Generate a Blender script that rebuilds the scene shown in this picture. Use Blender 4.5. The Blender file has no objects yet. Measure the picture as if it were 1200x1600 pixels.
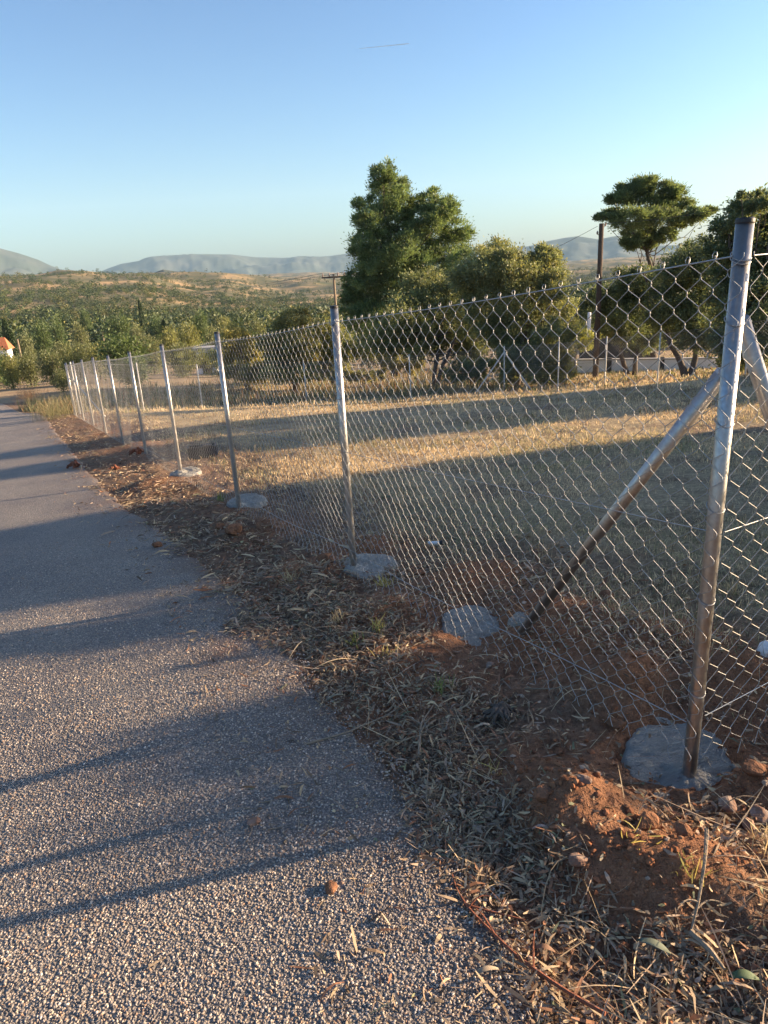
import bpy, math, random
import numpy as np
rng = np.random.default_rng(7); random.seed(7)
scene = bpy.context.scene
CZ = 1.5                                   # eye height; ground heights below are measured from it
# ------------------------------------------------------------------ camera
PITCH, ROLL, FPX = math.radians(18.9), math.radians(3.37), 1110.0
F0 = np.array([0, math.cos(PITCH), -math.sin(PITCH)]); U0 = np.array([0, math.sin(PITCH), math.cos(PITCH)]); R0 = np.array([1., 0, 0])
CR = math.cos(ROLL) * R0 - math.sin(ROLL) * U0
CU = math.sin(ROLL) * R0 + math.cos(ROLL) * U0
def ray(px, py): return F0 + (px - 600) / FPX * CR - (py - 800) / FPX * CU
from mathutils import Matrix, Vector
cam = bpy.data.cameras.new('camera'); camo = bpy.data.objects.new('camera', cam); scene.collection.objects.link(camo)
cam.sensor_fit = 'VERTICAL'; cam.sensor_height = 36; cam.lens = FPX / 1600 * 36; cam.clip_start = 0.05; cam.clip_end = 40000
M = Matrix([[CR[i], CU[i], -F0[i], 0] for i in range(3)] + [[0, 0, 0, 1]]); M.translation = Vector((0, 0, CZ)); camo.matrix_world = M
scene.camera = camo
# ------------------------------------------------------------------ sky, sun, exposure
SUN_AZ, SUN_EL = math.radians(80), math.radians(15)
world = bpy.data.worlds.new('World'); scene.world = world; world.use_nodes = True
nt = world.node_tree; bg = nt.nodes['Background']
sky = nt.nodes.new('ShaderNodeTexSky'); sky.sky_type = 'NISHITA'; sky.sun_disc = False
sky.sun_elevation = SUN_EL; sky.sun_rotation = SUN_AZ; sky.air_density = 1.0; sky.dust_density = 1.7; sky.ozone_density = 3.0; sky.altitude = 200
hs = nt.nodes.new('ShaderNodeHueSaturation'); hs.inputs['Saturation'].default_value = 1.12; hs.inputs['Value'].default_value = .26; gm = nt.nodes.new('ShaderNodeGamma'); gm.inputs[1].default_value = 1.38; h2 = nt.nodes.new('ShaderNodeHueSaturation'); h2.inputs['Value'].default_value = 2.1
nt.links.new(sky.outputs[0], hs.inputs['Color']); nt.links.new(hs.outputs[0], gm.inputs[0]); nt.links.new(gm.outputs[0], h2.inputs['Color']); nt.links.new(h2.outputs[0], bg.inputs[0]); bg.inputs[1].default_value = 0.12
sun = bpy.data.lights.new('sun', 'SUN'); sun.energy = 5.0; sun.angle = math.radians(0.6); sun.color = (1.0, 0.74, 0.47)
suno = bpy.data.objects.new('sun', sun); scene.collection.objects.link(suno)
sd = Vector((math.sin(SUN_AZ) * math.cos(SUN_EL), math.cos(SUN_AZ) * math.cos(SUN_EL), math.sin(SUN_EL)))
suno.rotation_euler = sd.to_track_quat('Z', 'Y').to_euler(); suno.location = (30, 10, 20)
scene.view_settings.view_transform = 'Standard'; scene.view_settings.look = 'None'
scene.view_settings.exposure = 2.0; scene.view_settings.gamma = 1.0
scene.render.resolution_x = 768; scene.render.resolution_y = 1024

# ------------------------------------------------------------------ helpers
def tag(o, label=None, cat=None, group=None, kind=None):
    for k, v in (('label', label), ('category', cat), ('group', group), ('kind', kind)):
        if v: o[k] = v
    return o
def empty(name, loc, label=None, cat=None, group=None, rz=0.0):
    o = bpy.data.objects.new(name, None); scene.collection.objects.link(o)
    o.location = loc; o.rotation_euler = (0, 0, rz); o.empty_display_size = 0.2
    return tag(o, label, cat, group)
def mesh(name, V, Fs, mat, parent=None, col=None, smooth=False, loc=None, mats=None, midx=None):
    """V (N,3); Fs: array (M,k) or list of such arrays; col (N,3) colour per vertex. World coords; moved so the origin sits at loc/parent."""
    V = np.asarray(V, dtype=np.float64)
    if loc is None: loc = tuple(parent['_o']) if parent is not None and '_o' in parent else (0, 0, 0)
    V = V - np.array(loc)
    Fl = Fs if isinstance(Fs, list) else [Fs]
    Fl = [np.asarray(f, dtype=np.int32) for f in Fl if len(f)]
    me = bpy.data.meshes.new(name)
    me.vertices.add(len(V)); me.vertices.foreach_set('co', V.astype(np.float32).ravel())
    nl = sum(f.size for f in Fl); me.loops.add(nl); me.loops.foreach_set('vertex_index', np.concatenate([f.ravel() for f in Fl]))
    tot = np.concatenate([np.full(len(f), f.shape[1], dtype=np.int32) for f in Fl])
    me.polygons.add(len(tot)); st = np.concatenate([[0], np.cumsum(tot)[:-1]]).astype(np.int32)
    me.polygons.foreach_set('loop_start', st)
    me.polygons.foreach_set('use_smooth', np.full(len(tot), smooth, dtype=bool))
    if midx is not None: me.polygons.foreach_set('material_index', np.asarray(midx, dtype=np.int32))
    me.update(calc_edges=True)
    for m in (mats or [mat]): me.materials.append(m)
    if col is not None:
        a = me.color_attributes.new('col', 'FLOAT_COLOR', 'POINT')
        c = np.ones((len(V), 4), dtype=np.float32); c[:, :3] = col; a.data.foreach_set('color', c.ravel())
    o = bpy.data.objects.new(name, me); scene.collection.objects.link(o)
    if parent is not None: o.parent = parent
    else: o.location = loc
    return o
class MB:
    """collects vertex / face blocks of one mesh"""
    def __init__(s): s.V = []; s.F = {}; s.C = []; s.n = 0
    def add(s, V, Fs, c=(1, 1, 1)):
        V = np.asarray(V, float).reshape(-1, 3)
        for f in (Fs if isinstance(Fs, list) else [Fs]):
            f = np.asarray(f, dtype=np.int64)
            s.F.setdefault(f.shape[1], []).append(f + s.n)
        s.V.append(V); c = np.asarray(c, float); s.C.append(np.broadcast_to(c, (len(V), 3)) if c.ndim == 1 else c); s.n += len(V)
        return s
    def build(s, name, mat, parent=None, smooth=False, loc=None):
        return mesh(name, np.concatenate(s.V), [np.concatenate(v) for v in s.F.values()], mat, parent, np.concatenate(s.C), smooth, loc)
def tube_batch(P, R, k=4, ref=(0.3, 0.2, 0.93), caps=False):
    """P (N,M,3) polylines, R radius scalar or broadcastable to (N,M) -> V, quads"""
    P = np.asarray(P, float); N, Mm, _ = P.shape
    R = np.broadcast_to(R, (N, Mm))
    T = np.gradient(P, axis=1); T /= np.linalg.norm(T, axis=2, keepdims=True) + 1e-12
    ref = np.asarray(ref, float); a = np.cross(T, ref); a /= np.linalg.norm(a, axis=2, keepdims=True) + 1e-9
    b = np.cross(T, a)
    th = np.arange(k) / k * 2 * np.pi
    V = P[:, :, None, :] + R[:, :, None, None] * (np.cos(th)[None, None, :, None] * a[:, :, None, :] + np.sin(th)[None, None, :, None] * b[:, :, None, :])
    idx = np.arange(N * Mm * k).reshape(N, Mm, k)
    nx = np.roll(idx, -1, axis=2)
    q = np.stack([idx[:, :-1], nx[:, :-1], nx[:, 1:], idx[:, 1:]], axis=-1).reshape(-1, 4)
    if caps:
        c0 = idx[:, 0, ::-1].reshape(-1, k); c1 = idx[:, -1, :].reshape(-1, k)
        return V.reshape(-1, 3), [q, c0, c1]
    return V.reshape(-1, 3), q
def box(c, s, R=None):
    v = np.array([[x, y, z] for x in (-1, 1) for y in (-1, 1) for z in (-1, 1)], float) * np.array(s) / 2
    if R is not None: v = v @ np.asarray(R).T
    f = np.array([[0, 1, 3, 2], [4, 6, 7, 5], [0, 4, 5, 1], [2, 3, 7, 6], [0, 2, 6, 4], [1, 5, 7, 3]])
    return v + np.array(c), f
def rotz(a): return np.array([[math.cos(a), -math.sin(a), 0], [math.sin(a), math.cos(a), 0], [0, 0, 1]])
# value noise, vectorised
def _h(ix, iy, s):
    n = (ix.astype(np.int64) * 374761393 + iy.astype(np.int64) * 668265263 + s * 1442695041) & 0xffffffff
    n = ((n ^ (n >> 13)) * 1274126177) & 0xffffffff
    return ((n ^ (n >> 16)) & 0xffff) / 65535.0
def vnoise(x, y, s=0):
    ix, iy = np.floor(x), np.floor(y); fx, fy = x - ix, y - iy
    fx = fx * fx * (3 - 2 * fx); fy = fy * fy * (3 - 2 * fy)
    a, b, c, d = _h(ix, iy, s), _h(ix + 1, iy, s), _h(ix, iy + 1, s), _h(ix + 1, iy + 1, s)
    return (a * (1 - fx) + b * fx) * (1 - fy) + (c * (1 - fx) + d * fx) * fy
def fbm(x, y, o=4, s=0):
    t = 0; a = 0.5; n = 0
    for i in range(o): t = t + a * vnoise(x, y, s + i * 17); n += a; a *= .5; x = x * 2.03 + 5.1; y = y * 2.03 + 1.7
    return t / n
def sstep(a, b, x): t = np.clip((x - a) / (b - a), 0, 1); return t * t * (3 - 2 * t)

# ------------------------------------------------------------------ terrain
FA = np.array([0.92, 1.85]); FD = np.array([-0.4552, 0.8904]); FN = np.array([0.8904, 0.4552])   # corner post, fence direction, side-run direction
POSTS = [FA + FD * 2.478 * i for i in range(10)]
POSTZ = [-1.56, -1.79, -2.03, -2.29, -2.55, -2.77, -2.99, -3.24, -3.49, -3.74]
BACK = [(-6.27, 25.41, -4.45), (-2.74, 27.6, -4.78), (1.22, 25.74, -4.58), (4.7, 26.2, -4.52), (6.33, 24.8, -4.34), (7.77, 24.17, -4.18), (8.94, 22.6, -4.0)]
def zline(s): return np.interp(s, [-6, -3, -1.3, 0, 2.478 * 9, 30, 45], [-1.18, -1.33, -1.45, -1.56, -3.74, -4.5, -5.6])
ctl = []
for s in list(np.arange(-5, 24, 2.4)):
    for l in (-9, -6, -3.5, -1.2, 0):
        p = FA + FD * s + FN * l; ctl.append((p[0], p[1], zline(s) - (0.03 if l < -1 else 0)))
for s in (-4, 0, 4, 8): 
    for l in (3, 7, 14): p = FA + FD * s + FN * l; ctl.append((p[0], p[1], zline(s) - .02 * l))
ctl += BACK + [(0, 33, -5.5), (-8, 33, -5.6), (10, 33, -5.4), (16, 25, -4.2), (20, 38, -6), (-20, 30, -5), (-14, 40, -6.5)]
ctl = np.array(ctl)
def tps_fit(c, lam=0.4):
    d = np.linalg.norm(c[:, None, :2] - c[None, :, :2], axis=2); K = np.where(d > 0, d * d * np.log(d + 1e-12), 0) + lam * np.eye(len(c))
    Pm = np.c_[np.ones(len(c)), c[:, :2]]; A = np.block([[K, Pm], [Pm.T, np.zeros((3, 3))]])
    return np.linalg.solve(A, np.r_[c[:, 2], 0, 0, 0])
TW = tps_fit(ctl)
def tps(x, y):
    sh = x.shape; x = x.ravel(); y = y.ravel(); out = np.empty(len(x))
    for i in range(0, len(x), 50000):
        xx, yy = x[i:i + 50000], y[i:i + 50000]; d2 = (xx[:, None] - ctl[None, :, 0]) ** 2 + (yy[:, None] - ctl[None, :, 1]) ** 2
        out[i:i + 50000] = (0.5 * d2 * np.log(d2 + 1e-12)) @ TW[:-3] + TW[-3] + TW[-2] * xx + TW[-1] * yy
    return out.reshape(sh)
AZ = [-180, -60, -30, -22, -18, -12, -6, 0, 8, 15, 25, 60, 180]
RR = [35, 60, 100, 160, 260, 400, 600, 900, 1300, 2000, 3200, 9500]
#      elevation angle of the ground (deg) at each distance, for each azimuth
EL = {-180: [-8, -6, -5, -4, -3, -2, -1, -.6, -.5, -.4, -.3, -.2],
      -30: [-8.3, -6.6, -5.6, -4.9, -3.2, -1.7, -.3, 1.15, .6, .2, 0, 0],
      -22: [-8.5, -6.7, -5.7, -4.9, -3.3, -1.8, -.4, 1.05, .5, .2, 0, 0],
      -18: [-8.6, -6.9, -5.9, -5.0, -3.5, -2.2, -.6, .72, .4, .1, 0, 0],
      -12: [-8.7, -7.2, -6.1, -5.0, -3.8, -2.7, -1.5, -.3, .35, .1, 0, 0],
      -6: [-8.9, -7.4, -6.3, -5.3, -4.1, -3.1, -2.2, -1.4, -.55, -.3, 0, 0],
      0: [-9, -7.4, -6.3, -5.3, -4.1, -3.1, -2.2, -1.5, -.9, -.5, -.3, -.2],
      8: [-8.8, -7, -6, -5, -4, -3.1, -2.2, -1.6, -1, -.6, -.3, -.2],
      25: [-8, -6.6, -5.4, -4.4, -3.6, -2.8, -2, -1.4, -1, -.5, -.3, -.2]}
EL[-60] = EL[-30]; EL[15] = EL[25]; EL[60] = EL[25]; EL[180] = EL[-180]
ELM = np.array([EL[a] for a in AZ])
def Hfar(x, y):
    r = np.hypot(x, y); az = np.degrees(np.arctan2(x, y))
    lr = np.interp(np.log(np.maximum(r, 1)), np.log(RR), np.arange(len(RR))); i = np.clip(lr.astype(int), 0, len(RR) - 2); fr = lr - i; fr = fr * fr * (3 - 2 * fr) * .5 + fr * .5
    la = np.interp(az, AZ, np.arange(len(AZ))); j = np.clip(la.astype(int), 0, len(AZ) - 2); fa = la - j; fa = fa * fa * (3 - 2 * fa)
    e = (ELM[j, i] * (1 - fa) + ELM[j + 1, i] * fa) * (1 - fr) + (ELM[j, i + 1] * (1 - fa) + ELM[j + 1, i + 1] * fa) * fr
    z = r * np.tan(np.radians(e))
    amp = np.clip((r - 60) / 400, 0, 1) * np.minimum(r, 1200) * 0.012
    return z + amp * (fbm(x / 90 + 3, y / 90 + 7, 4, 5) - .5) * 1.6
def H0(x, y):
    x = np.asarray(x, float); y = np.asarray(y, float); r = np.hypot(x, y)
    w = sstep(30, 44, r)
    z = Hfar(x, y)
    near = w < 1
    if np.any(near):
        zn = tps(x[near], y[near]); z[near] = zn * (1 - w[near]) + z[near] * w[near]
    # behind the camera the lane goes gently up
    return z
def g(px, py, it=12):
    """ground point under a pixel of the photograph (used only to find real distances)"""
    d = ray(px, py); k = 2.0
    lo, hi = 0.5, 9000.0; prev = 0.5
    for r in np.geomspace(0.8, 3000, 700):
        k = r / math.hypot(d[0], d[1])
        if d[2] * k < H0(np.array([d[0] * k]), np.array([d[1] * k]))[0]:
            lo, hi = prev, r; break
        prev = r
    for _ in range(18):
        m = (lo + hi) / 2; k = m / math.hypot(d[0], d[1])
        if d[2] * k < H0(np.array([d[0] * k]), np.array([d[1] * k]))[0]: hi = m
        else: lo = m
    return np.array([d[0] * k, d[1] * k])
EDGE_PX = [(60, 646), (110, 700), (170, 770), (235, 815), (300, 860), (365, 915), (430, 960), (470, 1030), (520, 1110), (600, 1185), (680, 1270), (760, 1370), (800, 1450), (870, 1600)]
EDGE = [tuple(g(*p)) for p in EDGE_PX]
EDGE = [(-30, 48.5), (-24, 44.0), (-19.5, 38.0), (-16.3, 32.5)] + EDGE + [(0.62, 0.3), (1.1, -1.5), (2.2, -4.0), (4, -8.0)]
EDGE = np.array(EDGE, float)
def lat(x, y):
    """signed distance to the right-hand edge of the lane: > 0 on the lane"""
    x = np.asarray(x, float); y = np.asarray(y, float); best = np.full(x.shape, 1e9); sg = np.ones(x.shape)
    for (ax, ay), (bx, by) in zip(EDGE[:-1], EDGE[1:]):
        dx, dy = bx - ax, by - ay; L2 = dx * dx + dy * dy
        t = np.clip(((x - ax) * dx + (y - ay) * dy) / L2, 0, 1); d = np.hypot(x - ax - t * dx, y - ay - t * dy)
        cr = (x - ax) * dy - (y - ay) * dx      # edge runs from far to near, so the lane is on its right-hand side
        up = d < best; best = np.where(up, d, best); sg = np.where(up, np.sign(cr), sg)
    return -best * sg * -1 * LS
LS = 1.0
LS = 1.0 if lat(np.array([-1.5]), np.array([2.0]))[0] > 0 else -1.0
ROADW = 4.6
# mounds and hollows: px, py (for the ground point), radius, height
def gp(px, py): return g(px, py)
BUMPS = []
def bump(px, py, r, h, stretch=1.0, ang=0.0): p = gp(px, py); BUMPS.append((p[0], p[1], r, h, stretch, ang))
C0 = gp(1074, 1178)      # concrete of the corner post
C1 = gp(738, 978)        # concrete of the strut
bump(895, 1275, .14, .135, 1.2, .9); bump(990, 1370, .14, .06, 1.4, 0); bump(1060, 1350, .10, .03, 1.5, 0); bump(850, 1215, .13, .04)
bump(985, 1085, .13, .14, 1.5, .5); bump(1160, 1080, .16, .12); bump(1200, 1230, .12, .06)
bump(740, 915, .2, .11, 1.8, .3); bump(850, 960, .16, .06); bump(600, 965, .2, .05); bump(900, 1000, .3, .05)
bump(640, 1060, .25, .04, 2, .9); bump(570, 860, .2, .06); bump(480, 900, .25, .05); bump(1010, 1010, .25, .05)
bump(370, 850, .22, .07, 1.6, 1); bump(330, 800, .22, .06); bump(420, 830, .2, .07); bump(240, 760, .3, .07); bump(170, 725, .35, .07); bump(210, 700, .4, .06)
BUMPS += [(C0[0], C0[1], .21, -.11, 1.1, 1.3), (C1[0], C1[1], .18, -.08, 1.1, 1.5)]
def Hd(x, y):
    """ground with mounds and roughness"""
    z = H0(x, y); x = np.asarray(x, float); y = np.asarray(y, float)
    r = np.hypot(x, y); L = lat(x, y)
    off = sstep(0.02, -0.25, L)                      # 1 away from the lane
    nearw = 1 - sstep(14, 40, r)
    b = np.zeros_like(z)
    for bx, by, br, bh, st, an in BUMPS:
        dx, dy = x - bx, y - by; u = dx * math.cos(an) + dy * math.sin(an); v = -dx * math.sin(an) + dy * math.cos(an)
        b += bh * np.exp(-((u / st) ** 2 + v * v) / (br * br))
    rough = (fbm(x * 2.2, y * 2.2, 3, 1) - .5) * .09 + (fbm(x * 9, y * 9, 3, 2) - .5) * .045 + (fbm(x * 32, y * 32, 2, 3) - .5) * .016
    fieldw = sstep(.8, 2.5, (x - FA[0]) * FN[0] + (y - FA[1]) * FN[1])
    z = z + off * nearw * (b + rough * (1 - .45 * fieldw) + .012)
    on = sstep(0.10, 0.3, L) * (1 - sstep(ROADW - .3, ROADW - .1, L))
    return z - on * .05
def HZ(x, y): return float(Hd(np.array([float(x)]), np.array([float(y)]))[0]) + CZ
def H0Z(x, y): return float(H0(np.array([float(x)]), np.array([float(y)]))[0]) + CZ
#TERRAIN_END
# ------------------------------------------------------------------ materials
def mat(name, rough=.8, metal=0.0, spec=None):
    m = bpy.data.materials.new(name); m.use_nodes = True
    b = m.node_tree.nodes['Principled BSDF']; b.inputs['Roughness'].default_value = rough; b.inputs['Metallic'].default_value = metal
    if spec is not None: b.inputs['Specular IOR Level'].default_value = spec
    return m, m.node_tree, b
def nd(t, ty, **kw):
    n = t.nodes.new(ty)
    for k, v in kw.items():
        if k.startswith('i_'):
            key = k[2:]; key = int(key) if key.isdigit() else key.replace('_', ' '); n.inputs[key].default_value = v
        else: setattr(n, k, v)
    return n
def ramp(t, fac, stops, interp='LINEAR'):
    r = t.nodes.new('ShaderNodeValToRGB'); t.links.new(fac, r.inputs[0]); r.color_ramp.interpolation = interp
    e = r.color_ramp.elements
    while len(e) < len(stops): e.new(.5)
    for i, (p, c) in enumerate(stops): e[i].position = p; e[i].color = (*c, 1) if len(c) == 3 else c
    return r.outputs[0]
def mix(t, a, b, fac, mode='MIX'):
    n = t.nodes.new('ShaderNodeMix'); n.data_type = 'RGBA'; n.blend_type = mode
    for s, v in ((0, fac), (6, a), (7, b)):
        if isinstance(v, (int, float)): n.inputs[s].default_value = v
        elif isinstance(v, tuple): n.inputs[s].default_value = (*v, 1) if len(v) == 3 else v
        else: t.links.new(v, n.inputs[s])
    return n.outputs[2]
def noise(t, scale, detail=4, rough=.55, vec=None, out=0):
    n = nd(t, 'ShaderNodeTexNoise'); n.inputs['Scale'].default_value = scale; n.inputs['Detail'].default_value = detail; n.inputs['Roughness'].default_value = rough
    t.links.new(vec if vec is not None else pos(t), n.inputs['Vector']); return n.outputs[out]
def pos(t):
    for n in t.nodes:
        if n.bl_idname == 'ShaderNodeNewGeometry': return n.outputs['Position']
    return t.nodes.new('ShaderNodeNewGeometry').outputs['Position']
def bumpn(t, h, strength, dist, prev=None):
    n = nd(t, 'ShaderNodeBump'); n.inputs['Strength'].default_value = strength; n.inputs['Distance'].default_value = dist
    t.links.new(h, n.inputs['Height'])
    if prev is not None: t.links.new(prev, n.inputs['Normal'])
    return n.outputs[0]
def colattr(t): n = nd(t, 'ShaderNodeVertexColor', layer_name='col'); return n.outputs[0]
def foliage_mat(name, c, trans=0.3, rough=.55, tint=None):
    m, t, b = mat(name, rough, spec=.35)
    cc = mix(t, c, colattr(t), 1.0, 'MULTIPLY')
    t.links.new(cc, b.inputs['Base Color'])
    tr = nd(t, 'ShaderNodeBsdfTranslucent'); t.links.new(mix(t, cc, tint or (1.25, 1.25, .75), 1.0, 'MULTIPLY'), tr.inputs[0])
    ms = nd(t, 'ShaderNodeMixShader'); ms.inputs[0].default_value = trans
    t.links.new(b.outputs[0], ms.inputs[1]); t.links.new(tr.outputs[0], ms.inputs[2])
    t.links.new(ms.outputs[0], t.nodes['Material Output'].inputs[0]); return m
MT = {}
MT['pine'] = foliage_mat('pine_needles', (.13, .17, .075), .35)
MT['olive'] = foliage_mat('olive_leaves', (.22, .23, .125), .35)
MT['scrub'] = foliage_mat('scrub_leaves', (.075, .09, .038), .15)
MT['cypress'] = foliage_mat('cypress_leaves', (.045, .065, .03), .15)
MT['drygrass'] = foliage_mat('dry_grass', (1, 1, 1), .35, .6, (1.1, 1.0, .8))
MT['litter'] = foliage_mat('dry_litter', (1, 1, 1), .15, .7, (1.1, 1.0, .8))
def bark_mat(name, c):
    m, t, b = mat(name, .9); n = noise(t, 14, 5); t.links.new(mix(t, tuple(x * .5 for x in c), c, n), b.inputs['Base Color'])
    t.links.new(bumpn(t, noise(t, 30, 4), .8, .02), b.inputs['Normal']); return m
MT['bark'] = bark_mat('bark', (.13, .10, .08)); MT['poletimber'] = bark_mat('pole_timber', (.12, .085, .065))
MT['root'] = bark_mat('root_wood', (.30, .10, .05)); MT['palestick'] = bark_mat('pale_wood', (.34, .26, .18))
# galvanised steel
def steel(name, base, rough, dirt=False):
    m, t, b = mat(name, rough, 1.0)
    v = nd(t, 'ShaderNodeTexVoronoi'); v.inputs['Scale'].default_value = 90; t.links.new(pos(t), v.inputs['Vector'])
    sp = mix(t, tuple(x * .82 for x in base), base, v.outputs['Distance'])
    st = noise(t, 9, 4)
    c = mix(t, sp, (.36, .30, .24), ramp(t, st, [(.55, (0, 0, 0)), (.75, (.45, .45, .45))]))
    t.links.new(c, b.inputs['Base Color'])
    t.links.new(ramp(t, noise(t, 25, 3), [(.3, (rough - .08,) * 3), (.7, (rough + .14,) * 3)]), b.inputs['Roughness'])
    t.links.new(bumpn(t, noise(t, 200, 2), .12, .002), b.inputs['Normal'])
    return m
MT['steel'] = steel('galvanised_steel', (.44, .42, .395), .38)
MT['wire'] = steel('galvanised_wire', (.44, .44, .43), .5)
m, t, b = mat('rubber_cap', .5); b.inputs['Base Color'].default_value = (.015, .015, .017, 1); MT['cap'] = m
# wet concrete
m, t, b = mat('fresh_concrete', .8, spec=.25); n = noise(t, 9, 5)
c = ramp(t, n, [(.3, (.32, .305, .27)), (.7, (.44, .42, .375))])
vec = nd(t, 'ShaderNodeMapping'); vec.inputs['Scale'].default_value = (1, 4.5, 1); vec.inputs['Rotation'].default_value = (0, 0, .25); t.links.new(pos(t), vec.inputs[0])
n2 = noise(t, 22, 5, .6, vec.outputs[0]); n3 = noise(t, 130, 3)
t.links.new(mix(t, c, (.54, .52, .48), ramp(t, n2, [(.52, (0, 0, 0)), (.75, (.35, .35, .35))])), b.inputs['Base Color'])
t.links.new(bumpn(t, n3, .9, .008, bumpn(t, n2, 1.0, .03)), b.inputs['Normal']); MT['concrete'] = m
# asphalt with coarse exposed aggregate
m, t, b = mat('asphalt', .62)
v1 = nd(t, 'ShaderNodeTexVoronoi'); v1.inputs['Scale'].default_value = 118; v1.inputs['Randomness'].default_value = 1; t.links.new(pos(t), v1.inputs['Vector'])
v2 = nd(t, 'ShaderNodeTexVoronoi'); v2.inputs['Scale'].default_value = 190; t.links.new(pos(t), v2.inputs['Vector'])
rgb = nd(t, 'ShaderNodeSeparateColor'); t.links.new(v1.outputs['Color'], rgb.inputs[0])
stone = ramp(t, rgb.outputs[0], [(0, (.14, .125, .115)), (.35, (.27, .235, .205)), (.65, (.41, .34, .28)), (.85, (.52, .40, .30)), (1, (.62, .55, .46))])
gap = ramp(t, v1.outputs['Distance'], [(.35, (0, 0, 0)), (.62, (1, 1, 1))])
c = mix(t, stone, (.075, .07, .066), gap); fine = noise(t, 260, 3, .7); c = mix(t, c, mix(t, (.16, .145, .13), (.42, .36, .30), fine), .35)
big = noise(t, 1.1, 4); c = mix(t, c, mix(t, c, (.75, .75, .8), 1.0, 'MULTIPLY'), ramp(t, big, [(.4, (0, 0, 0)), (.65, (1, 1, 1))]))
dirtn = noise(t, 2.3, 5, .65)
at = nd(t, 'ShaderNodeVertexColor', layer_name='col'); sp = nd(t, 'ShaderNodeSeparateColor'); t.links.new(at.outputs[0], sp.inputs[0])
dm = nd(t, 'ShaderNodeMath', operation='MULTIPLY'); t.links.new(sp.outputs[0], dm.inputs[0]); t.links.new(ramp(t, dirtn, [(.35, (0, 0, 0)), (.6, (1, 1, 1))]), dm.inputs[1])
c = mix(t, c, (.15, .09, .06), dm.outputs[0])
c = mix(t, c, (.21, .105, .06), sp.outputs[1])
c = mix(t, c, (.03, .027, .027), sp.outputs[2])
t.links.new(c, b.inputs['Base Color'])
inv = nd(t, 'ShaderNodeMath', operation='SUBTRACT'); inv.inputs[0].default_value = 1; t.links.new(v1.outputs['Distance'], inv.inputs[1])
nb = bumpn(t, inv.outputs[0], 1.0, .009); inv2 = nd(t, 'ShaderNodeMath', operation='SUBTRACT'); inv2.inputs[0].default_value = 1; t.links.new(v2.outputs['Distance'], inv2.inputs[1])
nb = bumpn(t, inv2.outputs[0], .6, .004, nb); nb = bumpn(t, noise(t, 28, 3), .5, .012, nb)
t.links.new(nb, b.inputs['Normal']); MT['asphalt'] = m
# ground: attribute col r = red soil, g = mown field, b = far hillside
m, t, b = mat('ground_soil', .92, spec=.2)
at = nd(t, 'ShaderNodeVertexColor', layer_name='col'); sp = nd(t, 'ShaderNodeSeparateColor'); t.links.new(at.outputs[0], sp.inputs[0])
n1 = noise(t, 3.1, 5, .65); n2 = noise(t, 24, 5, .7); n3 = noise(t, 120, 3, .6)
brown = ramp(t, n2, [(.3, (.11, .072, .048)), (.55, (.23, .15, .10)), (.75, (.36, .255, .175))])
red = ramp(t, n2, [(.3, (.21, .095, .05)), (.6, (.39, .18, .09)), (.8, (.50, .26, .145))])
straw = ramp(t, n2, [(.3, (.22, .165, .10)), (.5, (.43, .33, .20)), (.72, (.64, .50, .31))])
straw = mix(t, straw, (.22, .18, .10), ramp(t, n1, [(.5, (0, 0, 0)), (.72, (.6, .6, .6))]))
nf = noise(t, .021, 6, .6); nf2 = noise(t, .006, 4)
hill = ramp(t, nf, [(.35, (.07, .075, .035)), (.5, (.14, .12, .06)), (.62, (.34, .235, .12)), (.75, (.46, .30, .16))])
straw = mix(t, straw, brown, ramp(t, noise(t, .9, 6, .7), [(.50, (0, 0, 0)), (.62, (.75, .75, .75))])); c = mix(t, brown, red, sp.outputs[0]); c = mix(t, c, straw, sp.outputs[1]); c = mix(t, c, hill, sp.outputs[2])
t.links.new(c, b.inputs['Base Color'])
t.links.new(bumpn(t, n3, 1.0, .012, bumpn(t, n2, 1.0, .04)), b.inputs['Normal']); MT['ground'] = m
m, t, b = mat('mountain_rock', .95, spec=.1); nf = noise(t, .0022, 7, .65)
t.links.new(ramp(t, nf, [(.35, (.06, .075, .06)), (.55, (.09, .10, .085)), (.7, (.13, .13, .115))]), b.inputs['Base Color']); MT['mountain'] = m
def plain(name, c, rough=.8, c2=None, sc=8, metal=0):
    m, t, b = mat(name, rough, metal); c2 = c2 or tuple(x * .75 for x in c)
    t.links.new(mix(t, c2, c, ramp(t, noise(t, sc, 4), [(.35, (0, 0, 0)), (.65, (1, 1, 1))])), b.inputs['Base Color']); return m
MT['white'] = plain('whitewash', (.86, .86, .88), c2=(.80, .80, .82)); MT['render'] = plain('wall_render', (.42, .41, .40)); MT['rooftile'] = plain('roof_tile', (.48, .16, .07))
MT['palesteel'] = plain('weathered_zinc', (.60, .59, .55), .6); MT['dark'] = plain('dark_panel', (.03, .032, .036)); MT['plasticwhite'] = plain('white_plastic', (.75, .78, .8), .35); MT['blackplastic'] = plain('black_plastic', (.02, .02, .02), .5)
MT['glass'] = plain('window_glass', (.03, .035, .04), .15); MT['porcelain'] = plain('insulator', (.35, .25, .2), .3)
m, t, b = mat('stone', .85); oi = nd(t, 'ShaderNodeObjectInfo')
n2 = noise(t, 30, 4, .6)
c = mix(t, ramp(t, oi.outputs['Random'], [(0, (.26, .15, .10)), (.5, (.24, .18, .14)), (1, (.33, .27, .23))]), (.18, .085, .05), ramp(t, n2, [(.38, (0, 0, 0)), (.6, (.9, .9, .9))]))
t.links.new(c, b.inputs['Base Color']); t.links.new(bumpn(t, n2, .6, .01), b.inputs['Normal']); MT['stone'] = m
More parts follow.
